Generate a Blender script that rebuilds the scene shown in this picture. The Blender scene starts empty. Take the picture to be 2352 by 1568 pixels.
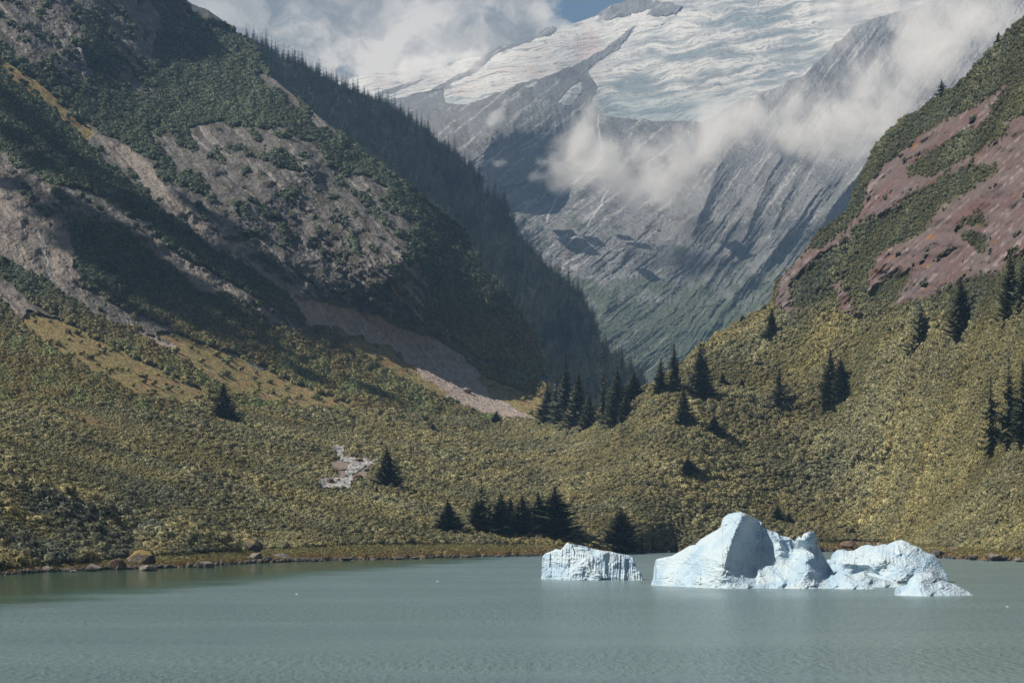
import bpy, math, random
import numpy as np
from mathutils import Vector

sc = bpy.context.scene
R = math.radians
# ---------------------------------------------------------------- camera
F = 5553.0            # focal length in photo units (photo taken as 2352 x 1568)
CAMH = 12.0
PITCH = math.atan((1215 - 784) / F)
cd = bpy.data.cameras.new("camera"); cam = bpy.data.objects.new("camera", cd)
sc.collection.objects.link(cam); sc.camera = cam
cd.sensor_width = 36; cd.lens = 36 * F / 2352
cd.clip_start = 1; cd.clip_end = 40000
cam.location = (0, 0, CAMH); cam.rotation_euler = (R(90) + PITCH, 0, 0)
# ---------------------------------------------------------------- light
SUN_AZ = R(-94)       # measured from +Y towards +X ; negative = from the left
SUN_EL = R(50)
sdir = Vector((math.sin(SUN_AZ) * math.cos(SUN_EL), math.cos(SUN_AZ) * math.cos(SUN_EL), math.sin(SUN_EL)))
ld = bpy.data.lights.new("sun", "SUN"); ld.energy = 5.0; ld.angle = R(0.5); ld.color = (1.0, 0.90, 0.76)
sun = bpy.data.objects.new("sun", ld); sc.collection.objects.link(sun)
sun.rotation_euler = (-sdir).to_track_quat('-Z', 'Y').to_euler()
sun.location = (-300, 0, 800)
sc.view_settings.view_transform = 'Standard'; sc.view_settings.look = 'None'
sc.view_settings.exposure = 0.5; sc.view_settings.gamma = 1
sc.cycles.use_denoising = True
sc.cycles.max_bounces = 6; sc.cycles.diffuse_bounces = 2; sc.cycles.glossy_bounces = 2
sc.cycles.transparent_max_bounces = 6; sc.cycles.volume_bounces = 4; sc.cycles.transmission_bounces = 2
sc.cycles.volume_step_rate = 1.5; sc.cycles.volume_max_steps = 256
sc.cycles.sample_clamp_indirect = 4


class NT:
    """small helper around a node tree"""
    def __init__(s, tree): s.t = tree; s.n = tree.nodes; s.l = tree.links
    def new(s, ty, **kw):
        nd = s.n.new(ty)
        for k, v in kw.items(): setattr(nd, k, v)
        return nd
    def put(s, sock, v):
        if hasattr(v, 'is_linked') or hasattr(v, 'links'): s.l.new(v, sock)
        elif v is not None: sock.default_value = v
    def math(s, op, a, b=None, c=None, clamp=False):
        nd = s.new('ShaderNodeMath', operation=op, use_clamp=clamp)
        s.put(nd.inputs[0], a)
        if b is not None: s.put(nd.inputs[1], b)
        if c is not None: s.put(nd.inputs[2], c)
        return nd.outputs[0]
    def vmath(s, op, a, b=None):
        nd = s.new('ShaderNodeVectorMath', operation=op)
        s.put(nd.inputs[0], a)
        if b is not None: s.put(nd.inputs[1], b)
        return nd.outputs[1] if op in ('LENGTH', 'DISTANCE', 'DOT_PRODUCT') else nd.outputs[0]
    def mix(s, f, a, b, mode='MIX'):
        nd = s.new('ShaderNodeMix', data_type='RGBA', blend_type=mode)
        s.put(nd.inputs[0], f)
        s.put(nd.inputs[6], a if hasattr(a, 'links') else (*a, 1))
        s.put(nd.inputs[7], b if hasattr(b, 'links') else (*b, 1))
        return nd.outputs[2]
    def ramp(s, v, lo, hi, a=0.0, b=1.0, smooth=True):
        nd = s.new('ShaderNodeMapRange', clamp=True)
        nd.interpolation_type = 'SMOOTHSTEP' if smooth else 'LINEAR'
        s.put(nd.inputs[0], v); nd.inputs[1].default_value = lo; nd.inputs[2].default_value = hi
        nd.inputs[3].default_value = a; nd.inputs[4].default_value = b
        return nd.outputs[0]
    def noise(s, vec, scale, detail=4, rough=0.55, dist=0.0, lac=2.0):
        nd = s.new('ShaderNodeTexNoise')
        if vec is not None: s.put(nd.inputs['Vector'], vec)
        nd.inputs['Scale'].default_value = scale; nd.inputs['Detail'].default_value = detail
        nd.inputs['Roughness'].default_value = rough; nd.inputs['Distortion'].default_value = dist
        nd.inputs['Lacunarity'].default_value = lac
        return nd.outputs[0]
    def mapping(s, vec, rot=(0, 0, 0), scale=(1, 1, 1), loc=(0, 0, 0)):
        nd = s.new('ShaderNodeMapping')
        s.put(nd.inputs[0], vec); nd.inputs[1].default_value = loc
        nd.inputs[2].default_value = rot; nd.inputs[3].default_value = scale
        return nd.outputs[0]
    def bump(s, h, strength, dist, normal=None):
        nd = s.new('ShaderNodeBump')
        s.put(nd.inputs['Height'], h); nd.inputs['Strength'].default_value = strength
        nd.inputs['Distance'].default_value = dist
        if normal is not None: s.put(nd.inputs['Normal'], normal)
        return nd.outputs[0]


# ---------------------------------------------------------------- sky
w = bpy.data.worlds.new("World"); sc.world = w; w.use_nodes = True
g = NT(w.node_tree); g.n.clear()
sky = g.new('ShaderNodeTexSky', sky_type='NISHITA', sun_disc=False)
sky.sun_elevation = SUN_EL; sky.sun_rotation = SUN_AZ
sky.air_density = 1.0; sky.dust_density = 1.2; sky.ozone_density = 1.5
tc = g.new('ShaderNodeTexCoord').outputs['Generated']
sep = g.new('ShaderNodeSeparateXYZ'); g.l.new(tc, sep.inputs[0])
nvec = g.mapping(tc, scale=(1, 1, 1.5))
n1 = g.noise(nvec, 13, 8, 0.52, 0.35)
cov = n1
wn = g.new('ShaderNodeTexNoise'); g.l.new(tc, wn.inputs['Vector']); wn.inputs['Scale'].default_value = 45; wn.inputs['Detail'].default_value = 5
wofs = g.new('ShaderNodeVectorMath', operation='SCALE'); g.l.new(g.vmath('SUBTRACT', wn.outputs[1], (.5, .5, .5)), wofs.inputs[0]); wofs.inputs[3].default_value = 0.035
tcw = g.vmath('ADD', g.vmath('NORMALIZE', tc), wofs.outputs[0])
n2 = g.noise(g.mapping(tcw, scale=(1, 1, 1.4), loc=(3.3, 1.7, 0.4)), 30, 9, 0.6, 0.2)
def pdir(px, py):
    u = (px - 1176) / F; v = (784 - py) / F
    d = Vector((u, math.cos(PITCH) - v * math.sin(PITCH), math.sin(PITCH) + v * math.cos(PITCH)))
    return d.normalized()
for (px, py, r, a) in ((800, 160, 48, .45), (690, 66, 22, .35), (1372, 0, 80, .5), (1330, 20, 34, .3), (560, 60, 220, -.35), (950, 60, 260, -.4), (1200, 60, 130, -.25),
                       (1120, 60, 150, -.3), (2300, -100, 400, -.3)):
    dd = g.vmath('DISTANCE', tcw, tuple(pdir(px, py)))
    k = g.ramp(dd, 0, r / F * 1.3, a, 0.0)
    cov = g.math('SUBTRACT', cov, k)
dens = g.ramp(cov, 0.33, 0.58)
high = g.ramp(sep.outputs[2], 0.19, 0.30, 1.0, 0.12)
dens = g.math('MULTIPLY', dens, high)
br = g.ramp(n2, 0.34, 0.68)
# brighter puffs low near the gap between the mountains
pf = g.ramp(g.vmath('DISTANCE', tcw, tuple(pdir(960, 110))), 0.002, 0.03, 0.32, 0.0)
pf2 = g.ramp(g.vmath('DISTANCE', tcw, tuple(pdir(900, -10))), 0.002, 0.04, 0.25, 0.0)
dk = g.ramp(g.vmath('DISTANCE', g.vmath('NORMALIZE', tc), tuple(pdir(560, 50))), 0.0, 0.035, 0.45, 0.0)
br = g.math('SUBTRACT', g.math('ADD', g.math('ADD', br, pf), pf2), dk, clamp=True)
ccol = g.mix(br, (0.17, 0.16, 0.142), (0.60, 0.535, 0.455))
skycol = g.new('ShaderNodeVectorMath', operation='SCALE'); g.l.new(sky.outputs[0], skycol.inputs[0]); skycol.inputs[3].default_value = 0.032
out = g.mix(dens, skycol.outputs[0], ccol)
bg = g.new('ShaderNodeBackground'); g.l.new(out, bg.inputs[0]); bg.inputs[1].default_value = 1.0
wo = g.new('ShaderNodeOutputWorld'); g.l.new(bg.outputs[0], wo.inputs[0])

# ---------------------------------------------------------------- numeric helpers
_rs = np.random.RandomState(7)
_perm = np.tile(_rs.permutation(256), 3).astype(np.int32)
_ang = _rs.rand(256).astype(np.float32) * 2 * np.pi
_gx = np.cos(_ang); _gy = np.sin(_ang)

def pn(x, y):
    """2-D gradient noise, about -0.7 .. 0.7"""
    x = np.asarray(x, np.float32); y = np.asarray(y, np.float32)
    xf = np.floor(x); yf = np.floor(y)
    xi = xf.astype(np.int32) & 255; yi = yf.astype(np.int32) & 255
    x = x - xf; y = y - yf
    u = x * x * x * (x * (x * 6 - 15) + 10); v = y * y * y * (y * (y * 6 - 15) + 10)
    def gr(i, j, dx, dy):
        h = _perm[_perm[(xi + i) & 255] + ((yi + j) & 255)]
        return _gx[h] * dx + _gy[h] * dy
    a = gr(0, 0, x, y); b = gr(1, 0, x - 1, y); c = gr(0, 1, x, y - 1); d = gr(1, 1, x - 1, y - 1)
    return (a + (b - a) * u) + ((c + (d - c) * u) - (a + (b - a) * u)) * v

def fbm(x, y, o=5, g=0.5, seed=0.0):
    s = 0; a = 1.0; t = 0
    for i in range(o):
        s = s + a * pn(x + seed * 17.3 + i * 5.1, y - seed * 9.7 + i * 3.7); t += a
        a *= g; x = x * 2.03; y = y * 2.03
    return s / t * 1.6

def ridged(x, y, o=5, g=0.5, seed=0.0):
    s = 0; a = 1.0; t = 0
    for i in range(o):
        s = s + a * (1 - 2.2 * np.abs(pn(x + seed * 13.1 + i * 7.1, y + seed * 4.3 + i * 1.9))); t += a
        a *= g; x = x * 2.07; y = y * 2.07
    return s / t          # about -0.3 .. 1

def rot(x, y, deg):
    c = math.cos(R(deg)); s = math.sin(R(deg))
    return x * c + y * s, -x * s + y * c

def sstep(x, a, b):
    t = np.clip((x - a) / (b - a), 0, 1); return t * t * (3 - 2 * t)

def unproj(px, py, d):
    u = (np.asarray(px, float) - 1176) / F; v = (784 - np.asarray(py, float)) / F
    c, s = math.cos(PITCH), math.sin(PITCH)
    dy = c - v * s; dz = s + v * c
    return np.stack([u * d / dy, d + 0 * dy, CAMH + dz * d / dy], -1)

def proj(P):
    c, s = math.cos(PITCH), math.sin(PITCH)
    x = P[..., 0]; y = P[..., 1]; z = P[..., 2] - CAMH
    f = y * c + z * s; u = -y * s + z * c
    return 1176 + F * x / f, 784 - F * u / f

def water_d(py, z=0.0):
    v = (784 - py) / F; c, s = math.cos(PITCH), math.sin(PITCH)
    return (z - CAMH) * (c - v * s) / (s + v * c)

class RBF:
    def __init__(s, pts, sc_=500.0, logd=True):
        p = np.array(pts, float); s.sc = sc_
        s.p = p[:, :2] / sc_; n = len(p)
        A = np.zeros((n + 3, n + 3)); A[:n, :n] = s.k(s.p[:, None, :], s.p[None]) + np.eye(n) * 1e-4
        A[:n, n] = 1; A[:n, n + 1:] = s.p; A[n, :n] = 1; A[n + 1:, :n] = s.p.T
        s.w = np.linalg.solve(A, np.r_[np.log(p[:, 2]), 0, 0, 0])
    def k(s, a, b):
        r = np.sqrt(((a - b) ** 2).sum(-1)); return r * r * np.log(r + 1e-9)
    def __call__(s, x, y):
        x = np.asarray(x, float); sh = x.shape
        q = np.stack([x.ravel(), np.asarray(y, float).ravel()], -1) / s.sc
        o = s.w[-3] + q @ s.w[-2:]
        for i in range(len(s.p)):
            o = o + s.w[i] * s.k(q, s.p[i])
        return np.exp(o).reshape(sh)

def sdist(px, py, pts):
    """signed distance to a polyline; positive on its right-hand side (image, walking along it downwards)"""
    best = np.full(px.shape, 1e9, np.float32); sg = np.zeros(px.shape, np.float32); tt = np.zeros(px.shape, np.float32)
    L = len(pts) - 1
    for i in range(L):
        ax, ay = pts[i][:2]; bx, by = pts[i + 1][:2]
        dx, dy = bx - ax, by - ay; l2 = dx * dx + dy * dy
        t = np.clip(((px - ax) * dx + (py - ay) * dy) / l2, 0, 1)
        ex = px - ax - t * dx; ey = py - ay - t * dy
        r = np.sqrt(ex * ex + ey * ey)
        cr = ex * dy - ey * dx
        m = r < best
        best = np.where(m, r, best); sg = np.where(m, np.sign(cr), sg); tt = np.where(m, (i + t) / L, tt)
    return best * sg, tt

def ridge(px, py, pts, amp, wl, wr, taper=0.12, p=1.0):
    sd, t = sdist(px, py, pts)
    a = np.abs(sd)
    prof = np.where(sd > 0, np.exp(-(a / wr) ** p), np.exp(-(a / wl) ** p))
    ta, tb = taper if isinstance(taper, tuple) else (taper, taper)
    tp = sstep(t, -0.001, ta) * (1 - sstep(t, 1 - tb, 1.001))
    return amp * prof * tp

def inpoly(px, py, pts, soft=8.0):
    """soft inside mask of a polygon (0..1)"""
    n = len(pts); ins = np.zeros(px.shape, bool); best = np.full(px.shape, 1e9, np.float32)
    for i in range(n):
        ax, ay = pts[i]; bx, by = pts[(i + 1) % n]
        if ay != by:
            c = ((ay > py) != (by > py)) & (px < (bx - ax) * (py - ay) / (by - ay) + ax)
            ins ^= c
        dx, dy = bx - ax, by - ay
        t = np.clip(((px - ax) * dx + (py - ay) * dy) / (dx * dx + dy * dy + 1e-9), 0, 1)
        best = np.minimum(best, np.hypot(px - ax - t * dx, py - ay - t * dy))
    s = np.where(ins, best, -best)
    return sstep(s, -soft, soft)

def stroke(px, py, pts, w, soft=6.0):
    """pts: (x,y[,w]) ; soft mask of a brush stroke"""
    best = np.full(px.shape, -1e9, np.float32)
    for i in range(len(pts) - 1):
        a = pts[i]; b = pts[i + 1]
        wa = a[2] if len(a) > 2 else w; wb = b[2] if len(b) > 2 else w
        dx, dy = b[0] - a[0], b[1] - a[1]
        t = np.clip(((px - a[0]) * dx + (py - a[1]) * dy) / (dx * dx + dy * dy + 1e-9), 0, 1)
        r = np.hypot(px - a[0] - t * dx, py - a[1] - t * dy)
        best = np.maximum(best, wa + (wb - wa) * t - r)
    return sstep(best, -soft, soft)

def lerp(a, b, m):
    m = m[..., None]; return a * (1 - m) + np.asarray(b) * m

# ---------------------------------------------------------------- object helpers
def tag(o, label=None, cat=None, group=None, kind=None):
    if label: o['label'] = label
    if cat: o['category'] = cat
    if group: o['group'] = group
    if kind: o['kind'] = kind
    return o

def mesh_np(name, V, Fq, mat, smooth=True, col=None, parent=None, link=True, tri=False):
    me = bpy.data.meshes.new(name)
    V = np.ascontiguousarray(V, np.float32); Fq = np.ascontiguousarray(Fq, np.int32)
    k = Fq.shape[1]
    me.vertices.add(len(V)); me.vertices.foreach_set('co', V.ravel())
    me.loops.add(Fq.size); me.loops.foreach_set('vertex_index', Fq.ravel())
    me.polygons.add(len(Fq)); me.polygons.foreach_set('loop_start', np.arange(0, Fq.size, k, dtype=np.int32))
    me.update(calc_edges=True)
    if smooth: me.polygons.foreach_set('use_smooth', np.ones(len(Fq), bool))
    if col is not None:
        at = me.color_attributes.new('albedo', 'FLOAT_COLOR', 'POINT')
        c = np.ones((len(V), 4), np.float32); c[:, :3] = col
        at.data.foreach_set('color', c.ravel())
    me.materials.append(mat); me.validate()
    o = bpy.data.objects.new(name, me)
    if link: sc.collection.objects.link(o)
    if parent is not None: o.parent = parent
    return o

def grid_faces(nr, nc, keep=None):
    i = np.arange((nr - 1))[:, None] * nc + np.arange(nc - 1)[None]
    f = np.stack([i, i + 1, i + nc + 1, i + nc], -1)
    if keep is not None: f = f[keep]
    return f.reshape(-1, 4)

def back_rows(P, n, dy, zend):
    """rows behind the crest: the far side of a hill"""
    top = P[-1]; rows = []
    for k in range(1, n + 1):
        t = k / n
        q = top.copy(); q[:, 1] += dy * t; q[:, 0] += 0
        q[:, 2] = top[:, 2] + (np.minimum(zend, top[:, 2]) - top[:, 2]) * t ** 1.2
        rows.append(q)
    return np.concatenate([P, np.stack(rows)], 0)

# ---------------------------------------------------------------- materials
def mat_new(name):
    m = bpy.data.materials.new(name); m.use_nodes = True
    n = NT(m.node_tree); n.n.clear()
    o = n.new('ShaderNodeOutputMaterial'); b = n.new('ShaderNodeBsdfPrincipled')
    n.l.new(b.outputs[0], o.inputs[0])
    return m, n, b, o

def terrain_mat(name, unit, stretch_rot=0, var=0.35, bump=0.6, rough=0.92, fine=1.0):
    """rock / soil: colour of the ground itself from the mesh, broken up by noise in world space.
       unit = size in metres of the smallest grain that should still read"""
    m, n, b, o = mat_new(name)
    at = n.new('ShaderNodeAttribute'); at.attribute_name = 'albedo'
    ge = n.new('ShaderNodeNewGeometry').outputs['Position']
    v = n.mapping(ge, rot=(0, R(stretch_rot), 0), scale=(1, 1, 0.35))
    a = n.noise(v, 1 / (unit * 7), 8, 0.62, 0.4)
    c = n.noise(ge, 1 / (unit * 2.2), 4, 0.6)
    k = n.math('ADD', n.math('MULTIPLY', a, 1.3), n.math('MULTIPLY', c, 0.7))
    k = n.ramp(k, 0.55, 1.45, 1 - var, 1 + var, smooth=False)
    sc_ = n.new('ShaderNodeVectorMath', operation='SCALE'); n.l.new(at.outputs['Color'], sc_.inputs[0]); n.l.new(k, sc_.inputs[3])
    n.l.new(sc_.outputs[0], b.inputs['Base Color'])
    h = n.math('ADD', n.math('MULTIPLY', a, 3.0), c)
    n.l.new(n.bump(h, bump, unit * 3.0 * fine), b.inputs['Normal'])
    b.inputs['Roughness'].default_value = rough
    b.inputs['Specular IOR Level'].default_value = 0.15
    return m

def foliage_mat(name, base, dark, tint=True, trans=0.25):
    m, n, b, o = mat_new(name)
    oi = n.new('ShaderNodeObjectInfo').outputs['Random']
    col = n.mix(oi, base, dark)
    if tint:
        at = n.new('ShaderNodeAttribute'); at.attribute_type = 'INSTANCER'; at.attribute_name = 'tint'
        col = n.mix(1.0, col, at.outputs['Color'], 'MULTIPLY')
    ge = n.new('ShaderNodeNewGeometry')
    v = n.ramp(ge.outputs['Random Per Island'], 0, 1, 0.65, 1.35)
    s = n.new('ShaderNodeVectorMath', operation='SCALE'); n.l.new(col, s.inputs[0]); n.l.new(v, s.inputs[3])
    n.l.new(s.outputs[0], b.inputs['Base Color'])
    b.inputs['Roughness'].default_value = 0.7; b.inputs['Specular IOR Level'].default_value = 0.2
    tr = n.new('ShaderNodeBsdfTranslucent'); n.l.new(s.outputs[0], tr.inputs[0])
    mx = n.new('ShaderNodeMixShader'); mx.inputs[0].default_value = trans
    n.l.new(b.outputs[0], mx.inputs[1]); n.l.new(tr.outputs[0], mx.inputs[2]); n.l.new(mx.outputs[0], o.inputs[0])
    return m

# =================================================================== WATER
def build_water():
    m, n, b, o = mat_new('glacial_water')
    ge = n.new('ShaderNodeNewGeometry').outputs['Position']
    big = n.noise(n.mapping(ge, scale=(0.012, 0.03, 1)), 1.0, 3, 0.5)
    col = n.mix(n.ramp(big, 0.3, 0.7), (0.110, 0.172, 0.186), (0.128, 0.195, 0.207))
    b.inputs['Roughness'].default_value = 0.2; b.inputs['IOR'].default_value = 1.33
    w1 = n.noise(n.mapping(ge, scale=(1.3, 0.30, 1)), 1.0, 4, 0.6, 0.25)
    w2 = n.noise(n.mapping(ge, scale=(1.3, 1.9, 1), rot=(0, 0, 0.4)), 1.0, 3, 0.6, 0.2)
    gust = n.ramp(n.noise(n.mapping(ge, scale=(0.006, 0.02, 1)), 1.0, 4, 0.6, 1.0), 0.35, 0.65, 0.55, 1.3)
    h = n.math('MULTIPLY', n.math('ADD', n.math('MULTIPLY', w1, 1.0), n.math('MULTIPLY', w2, 0.42)), gust)
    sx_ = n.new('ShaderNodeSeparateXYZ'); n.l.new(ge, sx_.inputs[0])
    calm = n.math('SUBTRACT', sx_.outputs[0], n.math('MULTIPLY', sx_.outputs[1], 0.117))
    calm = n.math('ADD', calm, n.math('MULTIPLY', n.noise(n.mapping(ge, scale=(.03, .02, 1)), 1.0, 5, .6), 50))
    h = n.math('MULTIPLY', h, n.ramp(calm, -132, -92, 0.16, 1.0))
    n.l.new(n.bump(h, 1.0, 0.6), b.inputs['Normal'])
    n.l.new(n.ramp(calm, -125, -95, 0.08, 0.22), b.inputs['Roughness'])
    n.l.new(n.mix(n.ramp(calm, -112, -86), (0.028, 0.075, 0.050), col), b.inputs['Base Color'])  # dark green reflection of the left shore put into the base colour
    xs = np.linspace(-1500, 1500, 61); ys = np.linspace(-200, 1700, 41)
    X, Y = np.meshgrid(xs, ys)
    V = np.stack([X, Y, 0 * X], -1).reshape(-1, 3)
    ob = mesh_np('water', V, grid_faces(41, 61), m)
    tag(ob, kind='structure')
build_water()

# =================================================================== FORELAND AND RIGHT HILL
SHORE = [(-900, 1350), (-200, 1328), (0, 1319), (110, 1313), (220, 1308), (340, 1305), (440, 1301), (520, 1296), (640, 1290), (760, 1286), (880, 1283),
         (1000, 1280), (1130, 1278), (1250, 1276), (1400, 1273), (1500, 1269), (1560, 1268), (1700, 1268), (1900, 1267), (1960, 1266),
         (2050, 1268), (2110, 1276), (2160, 1281), (2240, 1285), (2352, 1289), (2500, 1296), (3000, 1320)]
CREST = [(-900, 880), (-300, 905), (0, 925), (300, 930), (600, 938), (900, 948), (1150, 968), (1240, 972), (1300, 968), (1400, 935), (1480, 893), (1510, 872),
         (1560, 836), (1620, 792), (1680, 748), (1770, 698), (1782, 650), (1840, 585), (1880, 535), (1950, 482), (1966, 424), (2000, 362), (2012, 335),
         (2080, 275), (2150, 222), (2200, 194), (2270, 126), (2300, 92), (2352, 40), (2600, -150), (3000, -420)]
sx = np.array([p[0] for p in SHORE]); sy = np.array([p[1] for p in SHORE])
cx = np.array([p[0] for p in CREST]); cy = np.array([p[1] for p in CREST])
GD = [(x, y, float(water_d(y))) for x, y in SHORE]
GD += [(-900, 1250, 560), (-900, 1100, 640), (-900, 880, 820),
       (0, 1250, 715), (0, 1150, 800), (0, 1020, 960), (0, 925, 1170),
       (300, 1250, 850), (300, 1150, 960), (300, 1030, 1150), (300, 930, 1400),
       (600, 1250, 960), (600, 1150, 1110), (600, 1050, 1310), (600, 940, 1580),
       (900, 1245, 1050), (900, 1150, 1210), (900, 1050, 1430), (900, 950, 1790),
       (1200, 1240, 1150), (1200, 1150, 1300), (1200, 1060, 1540), (1200, 975, 1900),
       (1480, 1230, 1230), (1480, 1100, 1370), (1480, 980, 1500), (1480, 893, 1620),
       (1750, 1240, 1330), (1780, 1100, 1440), (1780, 900, 1570), (1770, 700, 1690),
       (2100, 1200, 1240), (2100, 1000, 1340), (2100, 800, 1430), (2100, 650, 1490), (2100, 260, 1680), (1880, 560, 1680), (1950, 800, 1540),
       (2352, 1200, 985), (2352, 1000, 1090), (2352, 800, 1180), (2352, 600, 1260), (2352, 300, 1380), (2352, 40, 1500),
       (3000, 1200, 720), (3000, 800, 850), (3000, 300, 1020), (3000, -300, 1250), (2600, 900, 1000)]
gd = RBF(GD)
SCREE_R = [(1768, 712), (1790, 640), (1850, 566), (1930, 500), (1975, 470), (2000, 410), (2060, 350), (2130, 300), (2200, 265), (2290, 205), (2352, 160), (2900, -150),
           (2900, 300), (2500, 440), (2352, 575), (2290, 628), (2230, 640), (2180, 672), (2130, 690), (2060, 700), (1990, 722), (1935, 722), (1920, 700), (1880, 705), (1830, 718)]
RBUSH = [([(2352, 190, 25), (2320, 240, 26), (2270, 300, 8)], 24), ([(2300, 300, 14), (2230, 330, 24), (2150, 370, 28), (2095, 395, 12)], 22),
         ([(2275, 388, 10), (2220, 415, 20), (2150, 450, 32), (2090, 500, 40), (2020, 540, 36), (1960, 590, 36), (1900, 620, 34), (1850, 655, 26)], 30),
         ([(2000, 560, 26), (1960, 640, 24), (1980, 690, 22)], 22), ([(2070, 640, 16), (2040, 670, 24), (2000, 700, 22)], 20), ([(2240, 505, 12), (2252, 512, 10)], 14), ([(2225, 545, 8), (2250, 560, 17)], 14),
         ([(1850, 660, 24), (1840, 690, 20), (1900, 690, 26)], 20), ([(1960, 470, 22), (1900, 540, 18), (1870, 560, 12)], 14),
         ([(2352, 240, 20), (2330, 250, 18)], 20)]
STREAM = [(748, 1024), (792, 1019), (790, 1046), (866, 1052), (866, 1068), (842, 1084), (842, 1094), (806, 1110), (796, 1122), (735, 1118), (733, 1095), (768, 1092), (783, 1080), (748, 1064), (768, 1054), (780, 1048)]
SHRUBLINE = [(-900, 1300), (0, 1308), (100, 1300), (200, 1292), (300, 1280), (420, 1275), (500, 1268), (600, 1262), (700, 1257), (800, 1252), (900, 1250), (1000, 1250), (1200, 1250), (1300, 1253), (1400, 1258), (1460, 1264), (1530, 1262),
             (1600, 1250), (1760, 1238), (1860, 1244), (1960, 1244), (2040, 1246), (2130, 1252), (2230, 1262), (2300, 1266), (2352, 1268), (3000, 1290)]
slx = np.array([p[0] for p in SHRUBLINE]); sly = np.array([p[1] for p in SHRUBLINE])

def g_masks(px, py):
    wx = px + 14 * fbm(px / 60, py / 60, 4, seed=1); wy = py + 12 * fbm(px / 60, py / 60, 4, seed=2)
    rock = inpoly(wx + 8 * fbm(px / 14, py / 14, 3, seed=16), wy, SCREE_R, 12)
    bush = np.zeros(px.shape)
    for s_, wd in RBUSH: bush = np.maximum(bush, stroke(wx + 6 * fbm(px / 14, py / 14, 3, seed=15), wy, s_, wd, 11))
    # belt of bushes along the crest
    cpy = np.interp(px, cx, cy)
    belt = sstep(px, 1960, 2000) * (1 - sstep(wy - cpy, 30, 60)) 
    bush = np.maximum(bush, belt)
    patch = fbm(px / 34, py / 26, 4, seed=9)
    bush = np.maximum(bush, sstep(fbm(rot(px, py, -40)[0] / 60, rot(px, py, -40)[1] / 24, 5, .62, seed=9), 0.33, 0.40) * 0.9)
    rock = rock * (1 - bush)
    strand = sstep(py + 2 * fbm(px / 25, py / 9, 3, seed=4) - np.interp(px, slx, sly), -1.5, 1.5)
    return rock, strand

def tan_patches(px, py):
    """dry yellow-orange grass openings among the shrubs"""
    a = inpoly(px, py, [(0, 905), (150, 935), (240, 965), (300, 985), (220, 982), (120, 955), (0, 925)], 6) * 0.8
    return a

NU, NV = 980, 560
pxs = np.concatenate([np.linspace(-900, -60, 90)[:-1], np.linspace(-60, 2420, 860), np.linspace(2420, 3000, 50)[1:]])
NU = len(pxs)
top = np.interp(pxs, cx, cy) + 3.0 * fbm(pxs / 40, pxs * 0, 4, seed=3)
bot = np.interp(pxs, sx, sy) + 1.6 * fbm(pxs / 22, pxs * 0 + 3, 4, seed=5)
tt = np.linspace(0, 1, 440) ** 1.25
PX = np.repeat(pxs[None], len(tt), 0)
PY = bot[None] + (top - bot)[None] * tt[:, None]
D = gd(PX, PY)
D0 = water_d(bot, 0.0)
# pin first row to the waterline
pin = np.exp(-((bot[None] - PY) / 10.0) ** 2); D = D * (1 - pin) + pin * np.maximum(D0[None], 1) * (1 + (bot[None] - PY) / 1500)
D = np.maximum.accumulate(D, 0)
rockm, strand = g_masks(PX, PY)
# relief of the slabs (towards the camera), running down to the left
rx, ry = rot(PX, PY, -42)    # rx along the streaks
rel = rockm * (42 * ridged(rx / 240, ry / 46, 5, .55, seed=2) + 12 * ridged(rx / 60, ry / 16, 5, .6, seed=5) + 8 * ridged(PX / 24, PY / 18, 4, .6, seed=6))
und = (55 * fbm(PX / 230, PY / 130, 4, seed=7) * sstep(PX, 1350, 1650) + 30 * fbm(PX / 260, PY / 50, 4, seed=17)) * sstep(bot[None] - PY, 30, 240)
# ledges on the slab
for pts, am in (([(2170, 548), (2230, 540), (2290, 520)], 22), ([(2225, 455), (2300, 462), (2352, 440)], 20), ([(2010, 480), (2080, 470), (2110, 450)], 12),
                ([(2300, 610), (2352, 560)], 10), ([(2060, 580), (2120, 560), (2160, 540)], 14), ([(2240, 430), (2330, 400)], 12)):
    sd, tq = sdist(PX, PY + 3 * fbm(PX / 20, PY / 20, 3), pts)
    rel = rel + am * rockm * np.exp(-(sd / 26) ** 2) * (sd < 0) * (np.abs(sd) < 60) * (1 - sstep(np.abs(tq - .5), .3, .5))
edge = 1 - sstep(np.arange(len(tt)) / len(tt), 0.985, 1.0)[:, None]
D = D - (rel + und) * edge * D / F
PG = unproj(PX, PY, D)
# shore: make sure nothing dips below the water except the very first rows
lift = sstep(bot[None] - PY, 0.5, 10)
PG[..., 2] = np.maximum(PG[..., 2], 0.05 + 0.7 * lift + 0.5 * lift * fbm(PG[..., 0] / 12, PG[..., 1] / 20, 4, seed=8))
PG[..., 2] += 0.35 * fbm(PG[..., 0] / 9, PG[..., 1] / 9, 4, seed=11) * lift
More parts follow.
